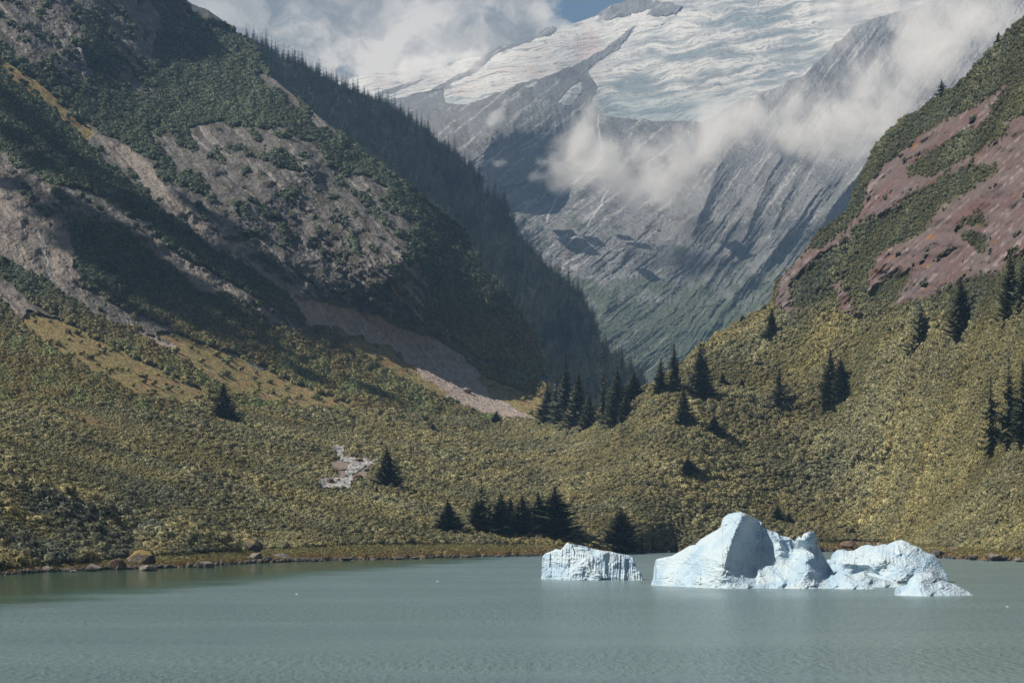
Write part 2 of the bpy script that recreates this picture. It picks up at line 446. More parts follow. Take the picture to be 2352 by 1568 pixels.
# under-water lip
lip = PG[0].copy(); lip[:, 2] = -2.5; lip[:, 1] -= 8
PGb = np.concatenate([lip[None], PG], 0)
PGfull = back_rows(PGb, 8, 700, -20)
def g_albedo():
    n1 = fbm(PX / 45, PY / 30, 5, seed=21)[..., None]
    c = np.array([0.062, 0.060, 0.022]) * (1 + 0.5 * n1)
    # strand: grass and orange weed
    h = np.clip((bot[None] - PY) / 22, 0, 1)
    n2 = fbm(PX / 30, PY / 6, 4, seed=22)
    cs = lerp(np.zeros(PX.shape + (3,)) + np.array([0.17, 0.095, 0.055]), [0.19, 0.165, 0.075], sstep(h + 0.9 * n2, 0.15, 0.75))
    cs = lerp(cs, [0.10, 0.085, 0.075], sstep(0.18 - h + 0.12 * n2, 0.0, 0.08))
    grav = inpoly(PX, PY + 3 * n2, [(1950, 1246), (1960, 1238), (2010, 1240), (2080, 1246), (2130, 1252), (2150, 1262), (2050, 1256), (1990, 1254)], 2)
    cs = lerp(cs, [0.26, 0.215, 0.19], grav)
    c = lerp(c, cs, strand) * 1.0 if False else c * (1 - strand[..., None]) + cs * strand[..., None]
    # slabs
    s1 = fbm(rx / 280, ry / 8, 5, 0.6, seed=23); s2 = fbm(rx / 120, ry / 30, 4, seed=24); s3 = fbm(PX / 18, PY / 14, 4, seed=25)
    r = np.zeros(PX.shape + (3,)) + np.array([0.112, 0.088, 0.090])
    r = lerp(r, [0.110, 0.066, 0.066], sstep(s2 + 0.3 * s3, -0.15, 0.45))
    r = lerp(r, [0.25, 0.22, 0.22], sstep(s1 + 0.5 * s3, 0.08, 0.5) * .8)
    r = lerp(r, [0.36, 0.315, 0.30], sstep(s3, 0.45, 0.75) * 0.35)
    r = lerp(r, [0.20, 0.105, 0.03], sstep(fbm(rx / 70, ry / 22, 4, seed=27), 0.38, 0.55) * 0.8)
    r = lerp(r, [0.06, 0.05, 0.045], sstep(fbm(rx / 90, ry / 9, 4, seed=28), 0.42, 0.6) * 0.8)
    c = c * (1 - rockm[..., None]) + r * rockm[..., None]
    sm = inpoly(PX, PY, STREAM, 5)
    c = lerp(c, [0.20, 0.165, 0.145], sm)
    t = tan_patches(PX, PY + 4 * n2)
    return lerp(c, [0.22, 0.15, 0.07], t)
AG = g_albedo()
AGf = np.concatenate([AG[:1], AG, np.repeat(AG[-1:], 8, 0)], 0)
m_ground = terrain_mat('hillside_soil_and_slab', 0.6, 40, 0.3, 0.5)
nr = PGfull.shape[0]
o = mesh_np('hillside', PGfull.reshape(-1, 3), grid_faces(nr, NU), m_ground, col=AGf.reshape(-1, 3))
tag(o, kind='structure')

def ground_at(px, py):
    """world point of the hillside seen at that spot of the photo"""
    j = np.interp(px, pxs, np.arange(NU)); j0 = int(min(j, NU - 2)); f = j - j0
    colp = PY[:, j0] * (1 - f) + PY[:, j0 + 1] * f
    i = np.interp(-py, -colp, np.arange(len(tt))); i0 = int(min(i, len(tt) - 2)); e = i - i0
    a = PG[i0, j0] * (1 - f) + PG[i0, j0 + 1] * f; b = PG[i0 + 1, j0] * (1 - f) + PG[i0 + 1, j0 + 1] * f
    return a * (1 - e) + b * e

# =================================================================== LEFT MOUNTAIN
def c1(*p): return [(x / 3, y / 3) for x, y in p]
def c4(*p): return [(x / 3, 523 + y / 3) for x, y in p]
def c5(*p): return [(784 + x / 3, 523 + y / 3) for x, y in p]
MD = [(-900, 1000, 900), (-600, 1000, 1000), (0, 1000, 1110), (0, 950, 1190), (300, 940, 1370), (600, 950, 1590), (900, 955, 1780), (1240, 980, 1960), (600, 1000, 1500), (1000, 1000, 1800),
      (-600, 720, 1330), (0, 720, 1500), (0, 500, 1680), (0, 200, 1900), (0, -100, 2250), (300, 740, 1680), (300, 500, 1840), (300, 250, 2130), (300, 20, 2400), (300, -150, 2500), (385, -45, 2520),
      (600, 800, 1820), (600, 720, 1890), (600, 500, 2030), (600, 300, 2200), (600, 190, 2440), (530, 70, 2640), (440, 40, 2570), (800, 860, 1890), (800, 740, 2045), (800, 600, 2080), (800, 450, 2190), (800, 335, 2340),
      (940, 870, 2000), (940, 750, 2125), (940, 600, 2130), (940, 440, 2330), (1050, 530, 2450), (1100, 900, 2065), (1100, 835, 2150), (1100, 720, 2260), (1110, 615, 2440), (1190, 712, 2420), (1240, 900, 2150), (1240, 812, 2330), (-600, 300, 1650), (-600, -100, 1900), (-900, 500, 1350)]
md = RBF(MD)
MC = [(-900, -160), (230, -160), (320, -110), (385, -45), (425, 0), (445, 28), (480, 48), (520, 62), (560, 90), (590, 118), (606, 150), (618, 172), (650, 200), (700, 240), (750, 282), (800, 322), (850, 362), (900, 400), (950, 440), (1000, 482), (1040, 512), (1060, 530),
      (1080, 565), (1110, 612), (1150, 662), (1175, 690), (1190, 712), (1205, 735), (1215, 755), (1232, 790), (1240, 815), (1250, 845), (1258, 880), (1262, 985)]
mcx = np.array([p[0] for p in MC]); mcy = np.array([p[1] for p in MC])
mx_ = np.concatenate([np.linspace(-900, -40, 70)[:-1], np.linspace(-40, 1262, 800)])
mtop = np.interp(mx_, mcx, mcy) + 3.0 * fbm(mx_ / 14, mx_ * 0, 4, seed=31)
mbot = np.full(mx_.shape, 1010.0)
mt_ = np.linspace(0, 1, 640)
MX = np.repeat(mx_[None], len(mt_), 0); MY = mbot[None] + (mtop - mbot)[None] * mt_[:, None]
DM = md(MX, MY)
DM = DM * np.exp(-.08 * (MX - 200) / 1000 * sstep(900 - MY, 0, 300) + .07 * (lambda q: np.where(q < 500, q, 500 + 150 * (1 - np.exp(-(q - 500) / 150))))(np.log1p(np.exp((850 - MY) / 30)) * 30) / 400)
RID = [([(-200, 90), (0, 233), (80, 330), (150, 417), (220, 470), (300, 523), (400, 575), (500, 625), (600, 690), (700, 770)], 110, 110, 50, (.01, .55)),
       ([(-300, 150), (60, 330), (150, 450), (205, 560), (270, 660), (340, 740)], 120, 130, 70, (.01, .6)),
       ([(560, 230), (640, 310), (700, 365), (770, 430), (840, 520), (900, 600), (950, 690)], 80, 110, 60, (.4, .4)),
       ([(200, 230), (300, 340), (370, 400), (430, 470), (510, 550), (570, 610)], 110, 90, 40, (.4, .5)),
       ([(230, -120), (270, -20), (305, 60), (320, 130), (330, 230)], 110, 120, 50, (.01, .5)),
       ([(590, 335), (650, 352), (720, 380), (800, 430)], 90, 50, 40, (.3, .5)),
       ([(80, -120), (140, 0), (190, 80), (250, 170), (300, 230)], 80, 90, 34, (.01, .5)),
       ([(540, 560), (640, 650), (760, 720)], 26, 60, 16, (.2, .3)),
       ([(-60, 600), (40, 670), (140, 745)], 35, 70, 18, (.01, .7)),
       ([(430, 330), (480, 400), (560, 470), (640, 570), (720, 660)], 60, 80, 26, (.3, .4)),
       ([(560, 330), (600, 420), (680, 520), (760, 620)], 50, 70, 22, (.3, .4)),
       ([(1050, 560), (1110, 660), (1170, 770), (1215, 860)], 50, 60, 26, (.3, .3)),
       ([(880, 450), (960, 560), (1040, 680), (1100, 800)], 60, 60, 30, (.3, .4))]
wX = MX + 10 * fbm(MX / 50, MY / 50, 4, seed=41); wY = MY + 10 * fbm(MX / 50, MY / 50, 4, seed=42)
rel = np.zeros(MX.shape)
for pts, am, wl, wr, tp_ in RID: rel += ridge(wX, wY, pts, am, wl, wr, tp_)
wX2 = MX + 16 * fbm(MX / 40, MY / 40, 4, seed=43); wY2 = MY + 12 * fbm(MX / 40, MY / 40, 4, seed=44)
def P_(poly, soft=5): return inpoly(wX2, wY2, poly, soft)
veg = np.zeros(MX.shape)
for poly in (c1((1100, -200), (1250, 100), (1300, 150), (1430, 145), (1600, 190), (1750, 350), (1840, 460), (1760, 520), (1850, 640), (2000, 760), (2150, 880), (2400, 1040), (2400, 1230), (2230, 1140), (2240, 1000), (2050, 960), (1950, 890), (1700, 870), (1500, 840), (1310, 890), (1240, 890), (1150, 700), (1050, 640), (960, 560), (860, 430), (800, 450), (790, 560), (600, 480), (560, 200), (520, 50), (640, 120), (760, 330), (900, 480), (1040, 520), (1050, 400), (1090, 290), (1130, 200), (1060, 60)),
             c1((-300, 200), (0, 330), (300, 520), (480, 640), (700, 520), (800, 590), (1000, 700), (1150, 700), (1240, 890), (1340, 1000), (1250, 1010), (1150, 900), (980, 870), (1060, 1000), (1160, 1100), (1210, 1200), (1420, 1290), (1380, 1330), (1200, 1260), (1090, 1130), (950, 1060), (850, 1040), (820, 960), (700, 920), (500, 800), (300, 700), (150, 600), (-300, 360)),
             c1((1850, 1060), (1900, 1040), (2030, 1110), (2100, 1170), (2000, 1180), (1900, 1130)),
             c1((-500, 400), (0, 560), (150, 620), (400, 830), (700, 1100), (1000, 1380), (1300, 1580), (900, 1500), (600, 1300), (480, 1290), (300, 1250), (200, 1180), (100, 1100), (0, 1030), (-500, 800)),
             [(700, 285), (784, 325), (850, 365), (917, 402), (984, 458), (1064, 515), (1080, 575), (1020, 550), (950, 525), (905, 475), (890, 432), (850, 415), (784, 380), (745, 372), (735, 335), (715, 310)],
             c4((500, -60), (880, 20), (1000, 150), (1250, 330), (1400, 470), (1680, 480), (1850, 700), (2080, 720), (2351, 870), (2500, 1280), (2100, 1080), (1900, 1010), (1700, 890), (1500, 850), (1250, 770), (1150, 670), (850, 560), (600, 400), (500, 250)),
             c4((-800, 0), (0, 230), (80, 260), (180, 340), (350, 420), (500, 520), (650, 620), (800, 690), (900, 700), (1050, 790), (1130, 850), (1250, 930), (1400, 960), (1500, 1060), (1700, 1110), (1900, 1190), (2351, 1240), (2600, 1600), (-2000, 1600), (-2000, 600), (0, 560), (100, 640), (200, 690), (350, 800), (500, 900), (700, 980), (850, 1060), (950, 1130), (1150, 1160), (1350, 1210), (1500, 1200), (1300, 1080), (1150, 1010), (1050, 980), (850, 850), (700, 790), (560, 710), (430, 650), (400, 600), (200, 510), (130, 400), (0, 330)),
             c4((1000, 0), (1250, 0), (1400, 120), (1600, 230), (1800, 350), (2000, 500), (2351, 700), (2351, 790), (2200, 700), (1900, 560), (1700, 450), (1500, 330), (1250, 190), (1080, 90)),
             c5((460, 650), (560, 680), (750, 810), (1000, 960), (1150, 1000), (1250, 1020), (1440, 1110), (1440, 1240), (1370, 1200), (1100, 1110), (900, 1060), (750, 930), (500, 780), (460, 730)),
             c5((-100, 720), (200, 860), (400, 980), (550, 1080), (900, 1190), (1250, 1300), (1450, 1380), (1200, 1560), (-400, 1560), (-400, 900)),
             c5((500, -50), (830, 0), (950, 250), (1120, 480), (1230, 640), (1330, 760), (1400, 1000), (1300, 1000), (1150, 960), (950, 900), (720, 720), (560, 640), (600, 400), (480, 150))):
    veg = np.maximum(veg, P_(poly))
veg = np.maximum(veg, sstep(fbm(rot(MX, MY, 45)[0] / 60, rot(MX, MY, 45)[1] / 22, 5, .62, seed=51), 0.24, 0.32))
grass = np.zeros(MX.shape)
for poly in (c4((200, 600), (400, 640), (600, 770), (750, 830), (900, 920), (1050, 980), (1300, 1120), (1480, 1215), (1350, 1215), (1150, 1170), (950, 1140), (850, 1070), (700, 990), (500, 910), (350, 810), (180, 690)),
             c4((1110, 725), (1250, 770), (1450, 850), (1650, 940), (1850, 1020), (2100, 1130), (2400, 1240), (2050, 1230), (1900, 1120), (1650, 1030), (1450, 930), (1250, 830)),
             c4((1250, 880), (1450, 960), (1700, 1100), (1900, 1190), (1850, 1210), (1650, 1130), (1400, 1000)),
             c5((-30, 720), (300, 840), (450, 950), (600, 1080), (700, 1130), (550, 1100), (350, 990), (150, 870)),
             c5((950, 1040), (1150, 1110), (1400, 1210), (1400, 1330), (1250, 1230), (1100, 1170)),
             c1((0, 420), (200, 560), (380, 700), (520, 860), (600, 930), (520, 900), (350, 740), (180, 610), (0, 470))):
    grass = np.maximum(grass, inpoly(wX2, wY2, poly, 14) > .08)
scree = np.zeros(MX.shape)
for poly in (c4((860, 570), (900, 690), (1100, 770), (1400, 870), (1600, 970), (1800, 1030), (2000, 1120), (2130, 1230), (1900, 1190), (1700, 1100), (1450, 960), (1250, 880), (1100, 830), (950, 750)),
             c5((-400, 440), (-100, 520), (0, 540), (230, 600), (430, 690), (640, 775), (860, 885), (980, 1020), (1100, 1090), (1430, 1230), (1430, 1370), (1120, 1330), (900, 1260), (650, 1170), (480, 1090), (320, 960), (130, 835), (0, 745), (-250, 660))):
    scree = np.maximum(scree, P_(poly, 4))
slab = np.zeros(MX.shape)
for poly in (c4((860, -20), (1080, 90), (1250, 200), (1450, 300), (1650, 460), (2080, 720), (1850, 650), (1650, 500), (1400, 410), (1250, 320), (1050, 210), (880, 60)),
             c4((0, 390), (130, 440), (250, 530), (400, 630), (420, 660), (250, 610), (190, 650), (100, 600), (0, 540)),
             c4((-300, -500), (0, -400), (150, -200), (350, -20), (500, 60), (510, 220), (570, 430), (600, 560), (780, 640), (700, 640), (580, 560), (400, 420), (280, 350), (100, 270), (-300, 100)),
             c1((0, 430), (300, 680), (480, 800), (640, 960), (900, 1200), (1100, 1400), (1350, 1640), (1450, 1568), (1200, 1380), (1050, 1150), (960, 1060), (700, 940), (480, 810), (250, 650), (0, 400)),
             c4((1300, 0), (1500, 160), (1800, 340), (2000, 490), (2351, 690), (2351, 640), (2000, 400), (1700, 200), (1450, 0))):
    slab = np.maximum(slab, P_(poly, 5))
veg = veg * (1 - grass) * (1 - scree) * (1 - slab)
# structure running down to the right
ax, ay = rot(wX, wY, 47)
ax2, ay2 = rot(wX, wY, 54)
rockk = (1 - veg) * (1 - grass * .9) * (1 - scree * .8)
rel += rockk * (48 * ridged(ax / 520, ay / 52, 6, 0.6, seed=61) + 18 * ridged(ax2 / 110, ay2 / 24, 5, 0.6, seed=62) + 11 * ridged(MX / 22, MY / 18, 4, 0.6, seed=63) - 34)
rel += (1 - rockk) * (10 * ridged(ax / 160, ay / 50, 4, seed=64) + 4 * fbm(MX / 20, MY / 16, 3, seed=65)) * (1 - scree * .6)
rel += scree * (5 * fbm(MX / 5, MY / 4, 3, 0.7, seed=66) + 8 * ridged(ax / 200, ay / 14, 3, seed=69))
rel += 55 * fbm(ax / 420, ay / 130, 3, seed=67) * (1 - .6 * sstep(MY, 650, 850))
rel -= 40
rel += 30 * sstep(fbm(MX / 120, MY / 100, 3, seed=68), -.2, .3) * rockk
edgeM = (1 - sstep(mt_, 0.985, 1.0))[:, None] * sstep(1010 - MY, 20, 260)
DM = DM - rel * edgeM * DM / F
PM = unproj(MX, MY, DM)
PMf = back_rows(PM, 8, 900, 0)
def m_albedo():
    n1 = fbm(MX / 40, MY / 30, 5, seed=71); n2 = fbm(MX / 12, MY / 10, 4, 0.6, seed=72)
    s1 = fbm(ax / 160, ay / 12, 5, 0.6, seed=73)
    c = np.zeros(MX.shape + (3,)) + np.array([0.150, 0.143, 0.140])
    c = lerp(c, [0.095, 0.082, 0.078], sstep(n1, 0.0, 0.5))
    c = lerp(c, [0.31, 0.295, 0.28], sstep(s1 + 0.4 * n2, 0.08, 0.42) * 0.85)
    c = lerp(c, [0.075, 0.075, 0.045], sstep(fbm(MX / 26, MY / 20, 5, 0.6, seed=74), 0.05, 0.3) * 0.75)
    sl = np.zeros(MX.shape + (3,)) + np.array([0.25, 0.225, 0.205])
    sl = lerp(sl, [0.12, 0.105, 0.10], sstep(s1 + 0.3 * n2, 0.1, 0.5))
    c = c * (1 - slab[..., None]) + sl * slab[..., None]
    s = np.zeros(MX.shape + (3,)) + np.array([0.40, 0.335, 0.30])
    s = lerp(s, [0.25, 0.205, 0.185], sstep(n2, 0.1, 0.5)); s = lerp(s, [0.34, 0.29, 0.26], sstep(fbm(MX / 5, MY / 4, 3, .7, seed=75), .4, .6))
    c = c * (1 - scree[..., None]) + s * scree[..., None]
    gcol = np.zeros(MX.shape + (3,)) + np.array([0.27, 0.225, 0.10])
    gcol = lerp(gcol, [0.30, 0.20, 0.10], sstep(n1, -.1, .5)); gcol = lerp(gcol, [0.17, 0.15, 0.06], sstep(fbm(ax / 50, ay / 7, 4, seed=76), .15, .5))
    c = c * (1 - grass[..., None]) + gcol * grass[..., None]
    v = np.zeros(MX.shape + (3,)) + np.array([0.07, 0.08, 0.04]); v = lerp(v, [0.12, 0.12, 0.055], sstep(n1 + .5 * n2, 0.2, 0.6))
    c = c * (1 - veg[..., None]) + v * veg[..., None]
    for pts, wd in (([(80, 523, 2), (98, 556, 2.5), (110, 600, 3), (119, 640, 2.5)], 2), ([(150, 60, 1), (172, 90, 5), (190, 130, 4)], 3)):
        c = lerp(c, [0.42, 0.42, 0.42], stroke(wX, wY, pts, wd, 2) * .8)
    return c
AM = m_albedo()
AMf = np.concatenate([AM, np.repeat(AM[-1:], 8, 0)], 0)
m_mtn = terrain_mat('mountain_rock', 0.9, 40, 0.5, 1.0)
o = mesh_np('mountain', PMf.reshape(-1, 3), grid_faces(PMf.shape[0], len(mx_)), m_mtn, col=AMf.reshape(-1, 3))
tag(o, kind='structure')

# =================================================================== FORESTED RIDGE BEHIND
RD = [(380, -60, 4050), (560, 70, 4020), (700, 150, 3980), (900, 240, 3900), (1090, 380, 3800), (1160, 450, 3750), (1240, 590, 3560), (1350, 700, 3420), (1390, 800, 3280), (1490, 885, 3150),
      (700, 400, 3560), (900, 500, 3450), (1000, 600, 3320), (1150, 800, 3050), (1250, 950, 2850), (1150, 600, 3460), (1250, 720, 3260), (1300, 850, 3100), (1450, 950, 2980), (500, 300, 3600), (1000, 1000, 2700), (1600, 1050, 2700)]
rd = RBF(RD)
RC = [(330, -90), (380, -45), (440, 3), (480, 18), (500, 33), (520, 50), (545, 70), (560, 74), (600, 96), (640, 128), (660, 136), (690, 138), (720, 158), (760, 182), (800, 198), (840, 217), (870, 228), (900, 246), (940, 270), (980, 300), (1010, 322), (1040, 345), (1070, 372),
      (1090, 384), (1105, 410), (1112, 438), (1125, 448), (1160, 456), (1172, 490), (1185, 532), (1210, 562), (1240, 592), (1270, 618), (1300, 645), (1330, 672), (1352, 704), (1366, 724), (1372, 752), (1378, 780), (1392, 800), (1420, 824), (1450, 846), (1480, 880), (1500, 905), (1560, 960)]
rcx = np.array([p[0] for p in RC]); rcy = np.array([p[1] for p in RC])
r_x = np.linspace(330, 1560, 520); rtop = np.interp(r_x, rcx, rcy) + 2.0 * fbm(r_x / 14, r_x * 0, 4, seed=81) + 6
rbot = np.maximum(rtop + 5, np.interp(r_x, [330, 700, 1000, 1300, 1560], [300, 600, 900, 1040, 1060]))
r_t = np.linspace(0, 1, 330)
RX = np.repeat(r_x[None], len(r_t), 0); RY = rbot[None] + (rtop - rbot)[None] * r_t[:, None]
DR = rd(RX, RY)
bx, by = rot(RX + 10 * fbm(RX / 60, RY / 60, 3, seed=83), RY, 68)
relr = 40 * ridged(bx / 360, by / 70, 5, seed=84) + 12 * ridged(bx / 90, by / 24, 4, seed=85)
relr += ridge(RX, RY, [(1110, 440), (1150, 560), (1170, 700)], 70, 50, 20) + ridge(RX, RY, [(1180, 540), (1240, 640), (1290, 780)], 60, 60, 25) + ridge(RX, RY, [(940, 290), (1000, 400), (1060, 520)], 60, 80, 30)
DR = DR - relr * (1 - sstep(r_t, .98, 1))[:, None] * DR / F
PR = unproj(RX, RY, DR)
PRf = back_rows(PR, 6, 1500, 0)
rockr = sstep(fbm(bx / 120, by / 18, 4, seed=86) + 0.9 * sstep(RY - np.interp(RX, rcx, rcy), 120, 330) - 0.2, 0.25, 0.55)
rockr = np.maximum(rockr, inpoly(RX, RY, [(380, -80), (440, -10), (500, 25), (540, 66), (600, 92), (560, 110), (400, 60)], 6))
AR = np.zeros(RX.shape + (3,)) + np.array([0.035, 0.045, 0.028])
AR = lerp(AR, [0.10, 0.10, 0.095], rockr * 0.7)
AR = lerp(AR, [0.19, 0.18, 0.17], rockr * sstep(fbm(bx / 80, by / 8, 4, .6, seed=87), .2, .55))
ARf = np.concatenate([AR, np.repeat(AR[-1:], 6, 0)], 0)
m_rid = terrain_mat('forested_ridge_ground', 2.0, 20, 0.4, 0.6)
o = mesh_np('ridge', PRf.reshape(-1, 3), grid_faces(PRf.shape[0], len(r_x)), m_rid, col=ARf.reshape(-1, 3))
tag(o, kind='structure')

# =================================================================== FAR MOUNTAIN AND GLACIER
FD = [(1200, 1000, 4700), (1500, 900, 4950), (1800, 900, 5020), (2100, 900, 5000), (1180, 600, 5300), (1400, 600, 5450), (1700, 600, 5520), (2000, 600, 5560), (1180, 500, 5420), (1350, 500, 5650), (1600, 450, 5800), (1800, 430, 5880),
      (2050, 330, 6020), (1130, 430, 5600), (1130, 280, 5850), (1250, 430, 5850), (1250, 290, 6120), (1380, 420, 6050), (1380, 310, 6420), (1500, 300, 6600), (1000, 280, 6100), (1400, 250, 7000), (1600, 250, 7000), (1100, 210, 6900), (780, 190, 9000), (1000, 155, 8900), (1150, 110, 8500), (1300, 60, 8900),
      (1450, 0, 9300), (1600, -150, 10000), (2000, -150, 9300), (2400, -150, 8300), (1800, 100, 8000), (2200, 200, 6900), (2500, 400, 6000), (850, 300, 6000), (1350, 150, 8000), (2500, 900, 5000), (1000, 1000, 4400)]
fd = RBF(FD)
FC = [(760, 200), (797, 180), (867, 167), (917, 159), (1000, 149), (1084, 133), (1110, 128), (1150, 106), (1190, 98), (1232, 86), (1238, 76), (1252, 66), (1268, 60), (1280, 64), (1288, 68), (1300, 60), (1340, 47), (1370, 36), (1378, 28),
      (1400, 14), (1440, 2), (1480, -20), (1560, -60), (1640, -150), (2560, -150)]
f_x = np.linspace(760, 2560, 1150)
ftop = np.interp(f_x, [p[0] for p in FC], [p[1] for p in FC])
rough = sstep(f_x, 1100, 1120) * (1 - sstep(f_x, 1300, 1310)) + sstep(f_x, 1370, 1380)
ftop = ftop + (0.6 + 2.0 * rough) * fbm(f_x / 12, f_x * 0, 4, seed=91)
fbot = np.maximum(ftop + 8, np.interp(f_x, [760, 900, 1100, 1300, 2560], [300, 420, 600, 960, 960]))
f_t = np.linspace(0, 1, 640)
FX = np.repeat(f_x[None], len(f_t), 0); FY = fbot[None] + (ftop - fbot)[None] * f_t[:, None]
DF = fd(FX, FY)
DF = DF * np.exp(.06 * np.clip(760 - FY, 0, 420) / 400)
gx_ = FX + 7 * fbm(FX / 30, FY / 30, 4, seed=92); gy_ = FY + 6 * fbm(FX / 30, FY / 24, 4, seed=93)
GL = [[(1006, 203), (1024, 233), (1045, 240), (1084, 238), (1150, 210), (1217, 184), (1284, 167), (1317, 150), (1367, 124), (1410, 94), (1444, 70), (1500, 30), (1440, 35), (1376, 38), (1300, 56), (1217, 98), (1150, 120), (1110, 148), (1084, 165), (1030, 195)],
      [(1351, 162), (1357, 187), (1371, 213), (1357, 233), (1371, 262), (1400, 268), (1517, 277), (1617, 277), (1680, 240), (1767, 207), (1850, 170), (1900, 120), (1960, 60), (2200, -20), (2600, -200), (1500, -300), (1440, -20), (1376, 40), (1470, 36), (1446, 82), (1424, 112), (1370, 144)],
      [(770, 150), (917, 140), (1084, 120), (1112, 140), (1050, 178), (990, 214), (905, 231), (860, 222), (760, 215)],
      [(1281, 233), (1318, 196), (1336, 190), (1334, 215), (1317, 242), (1300, 246)], [(1205, 202), (1215, 193), (1232, 189), (1228, 200)]]
gl = np.zeros(FX.shape)
for p in GL: gl = np.maximum(gl, inpoly(gx_, gy_, p, 3))
rk = np.zeros(FX.shape)
for p in ([(1370, 50), (1390, 20), (1440, -5), (1480, -30), (1540, -20), (1492, 22), (1450, 35), (1400, 44)], [(1488, 32), (1500, 12), (1530, 3), (1570, 15), (1552, 34), (1510, 42)]):
    rk = np.maximum(rk, inpoly(gx_, gy_, p, 2))
for p, wd in (([(1446, 76, 1), (1425, 94, 4), (1400, 112, 6), (1367, 134, 8), (1330, 156, 9), (1300, 168, 8)], 4), ([(990, 213, 5), (1045, 182, 7), (1085, 165, 8), (1102, 146, 8), (1130, 122, 6), (1170, 102, 4), (1216, 92, 3)], 5),
              ([(865, 222, 4), (905, 207, 6), (940, 194, 5), (975, 182, 2)], 5), ([(1236, 84, 6), (1255, 74, 9), (1275, 70, 6)], 6), ([(905, 232, 5), (960, 220, 6), (1010, 212, 8)], 5), ([(1346, 170, 8), (1366, 200, 6)], 6), ([(1350, 240, 10), (1372, 262, 8)], 6)):
    rk = np.maximum(rk, stroke(gx_, gy_, p, wd, 2))
gl = gl * (1 - rk)
rk2 = 1 - gl
FRID = [([(1665, 340), (1652, 378), (1636, 420), (1612, 480), (1585, 560), (1540, 640), (1490, 720)], 170, 90, 50, (.1, .6)), ([(1800, 340), (1786, 372), (1758, 420), (1735, 480), (1712, 540), (1680, 600), (1620, 700)], 170, 60, 52, (.1, .6)),
        ([(1730, 470), (1680, 520), (1640, 580), (1590, 650)], 60, 50, 30, (.3, .4)), ([(1920, 390), (1850, 480), (1790, 560), (1720, 640), (1650, 720), (1600, 800)], 130, 70, 50, (.1, .6)),
        ([(2020, 320), (1970, 400), (1920, 470), (1860, 560), (1780, 660), (1700, 760)], 120, 60, 44, (.1, .5)), ([(1840, 400), (1800, 460), (1770, 540), (1740, 600)], 70, 40, 24, (.2, .5)),
        ([(1160, 240), (1130, 310), (1112, 370), (1115, 440), (1140, 500)], 170, 150, 110, (.3, .3)), ([(1500, 400), (1420, 460), (1330, 520), (1250, 560)], 50, 60, 50, (.3, .4)), ([(1200, 230), (1180, 290), (1165, 360)], 50, 60, 40, (.3, .4)),
        ([(1560, 440), (1500, 500), (1440, 580), (1400, 650)], 60, 60, 44, (.3, .4)), ([(1880, 560), (1800, 660), (1720, 740), (1640, 800)], 70, 70, 34, (.3, .4)), ([(1420, 640), (1400, 690), (1385, 730)], 40, 40, 24, (.3, .4)), ([(1330, 180), (1300, 230), (1290, 270)], 60, 60, 40, (.3, .4))]
u1 = FX + 6 * fbm(FX / 50, FY / 50, 4, seed=94); u2 = FY + 6 * fbm(FX / 50, FY / 50, 4, seed=95)
relf = np.zeros(FX.shape)
for pts, am, wl, wr, tp_ in FRID: relf += ridge(u1, u2, pts, am, wl, wr, tp_)
low = sstep(FY, 250, 420)
v1 = FX + 5 * fbm(FX / 40, FY / 40, 3, seed=194); v2 = FY + 5 * fbm(FX / 40, FY / 40, 3, seed=195)
fx1, fy1 = rot(v1, v2, -54); fx2, fy2 = rot(v1, v2, 75)
wR = sstep(FX, 1500, 1650)
tx1, ty1 = rot(v1, v2, -38)
relf += rk2 * (wR * (44 * ridged(fx1 / 620, fy1 / 52, 6, 0.6, seed=96) + 12 * ridged(fx1 / 260, fy1 / 15, 4, .6, seed=116)) + (1 - wR) * low * (22 * ridged(tx1 / 560, ty1 / 46, 6, 0.6, seed=97) + 8 * ridged(tx1 / 220, ty1 / 14, 4, .6, seed=117)) + (1 - low) * 40 * ridged(fx2 / 150, fy2 / 50, 5, 0.55, seed=98)
               + 6 * ridged(FX / 22, FY / 18, 4, 0.65, seed=99) + 3.5 * fbm(FX / 7, FY / 6, 3, 0.6, seed=100))
relf += 40 * fbm(FX / 220, FY / 160, 3, seed=101) + 24 * fbm(fx1 / 200, fy1 / 90, 4, seed=102) * rk2 * low
edgeF = (1 - sstep(f_t, 0.98, 1.0))[:, None]
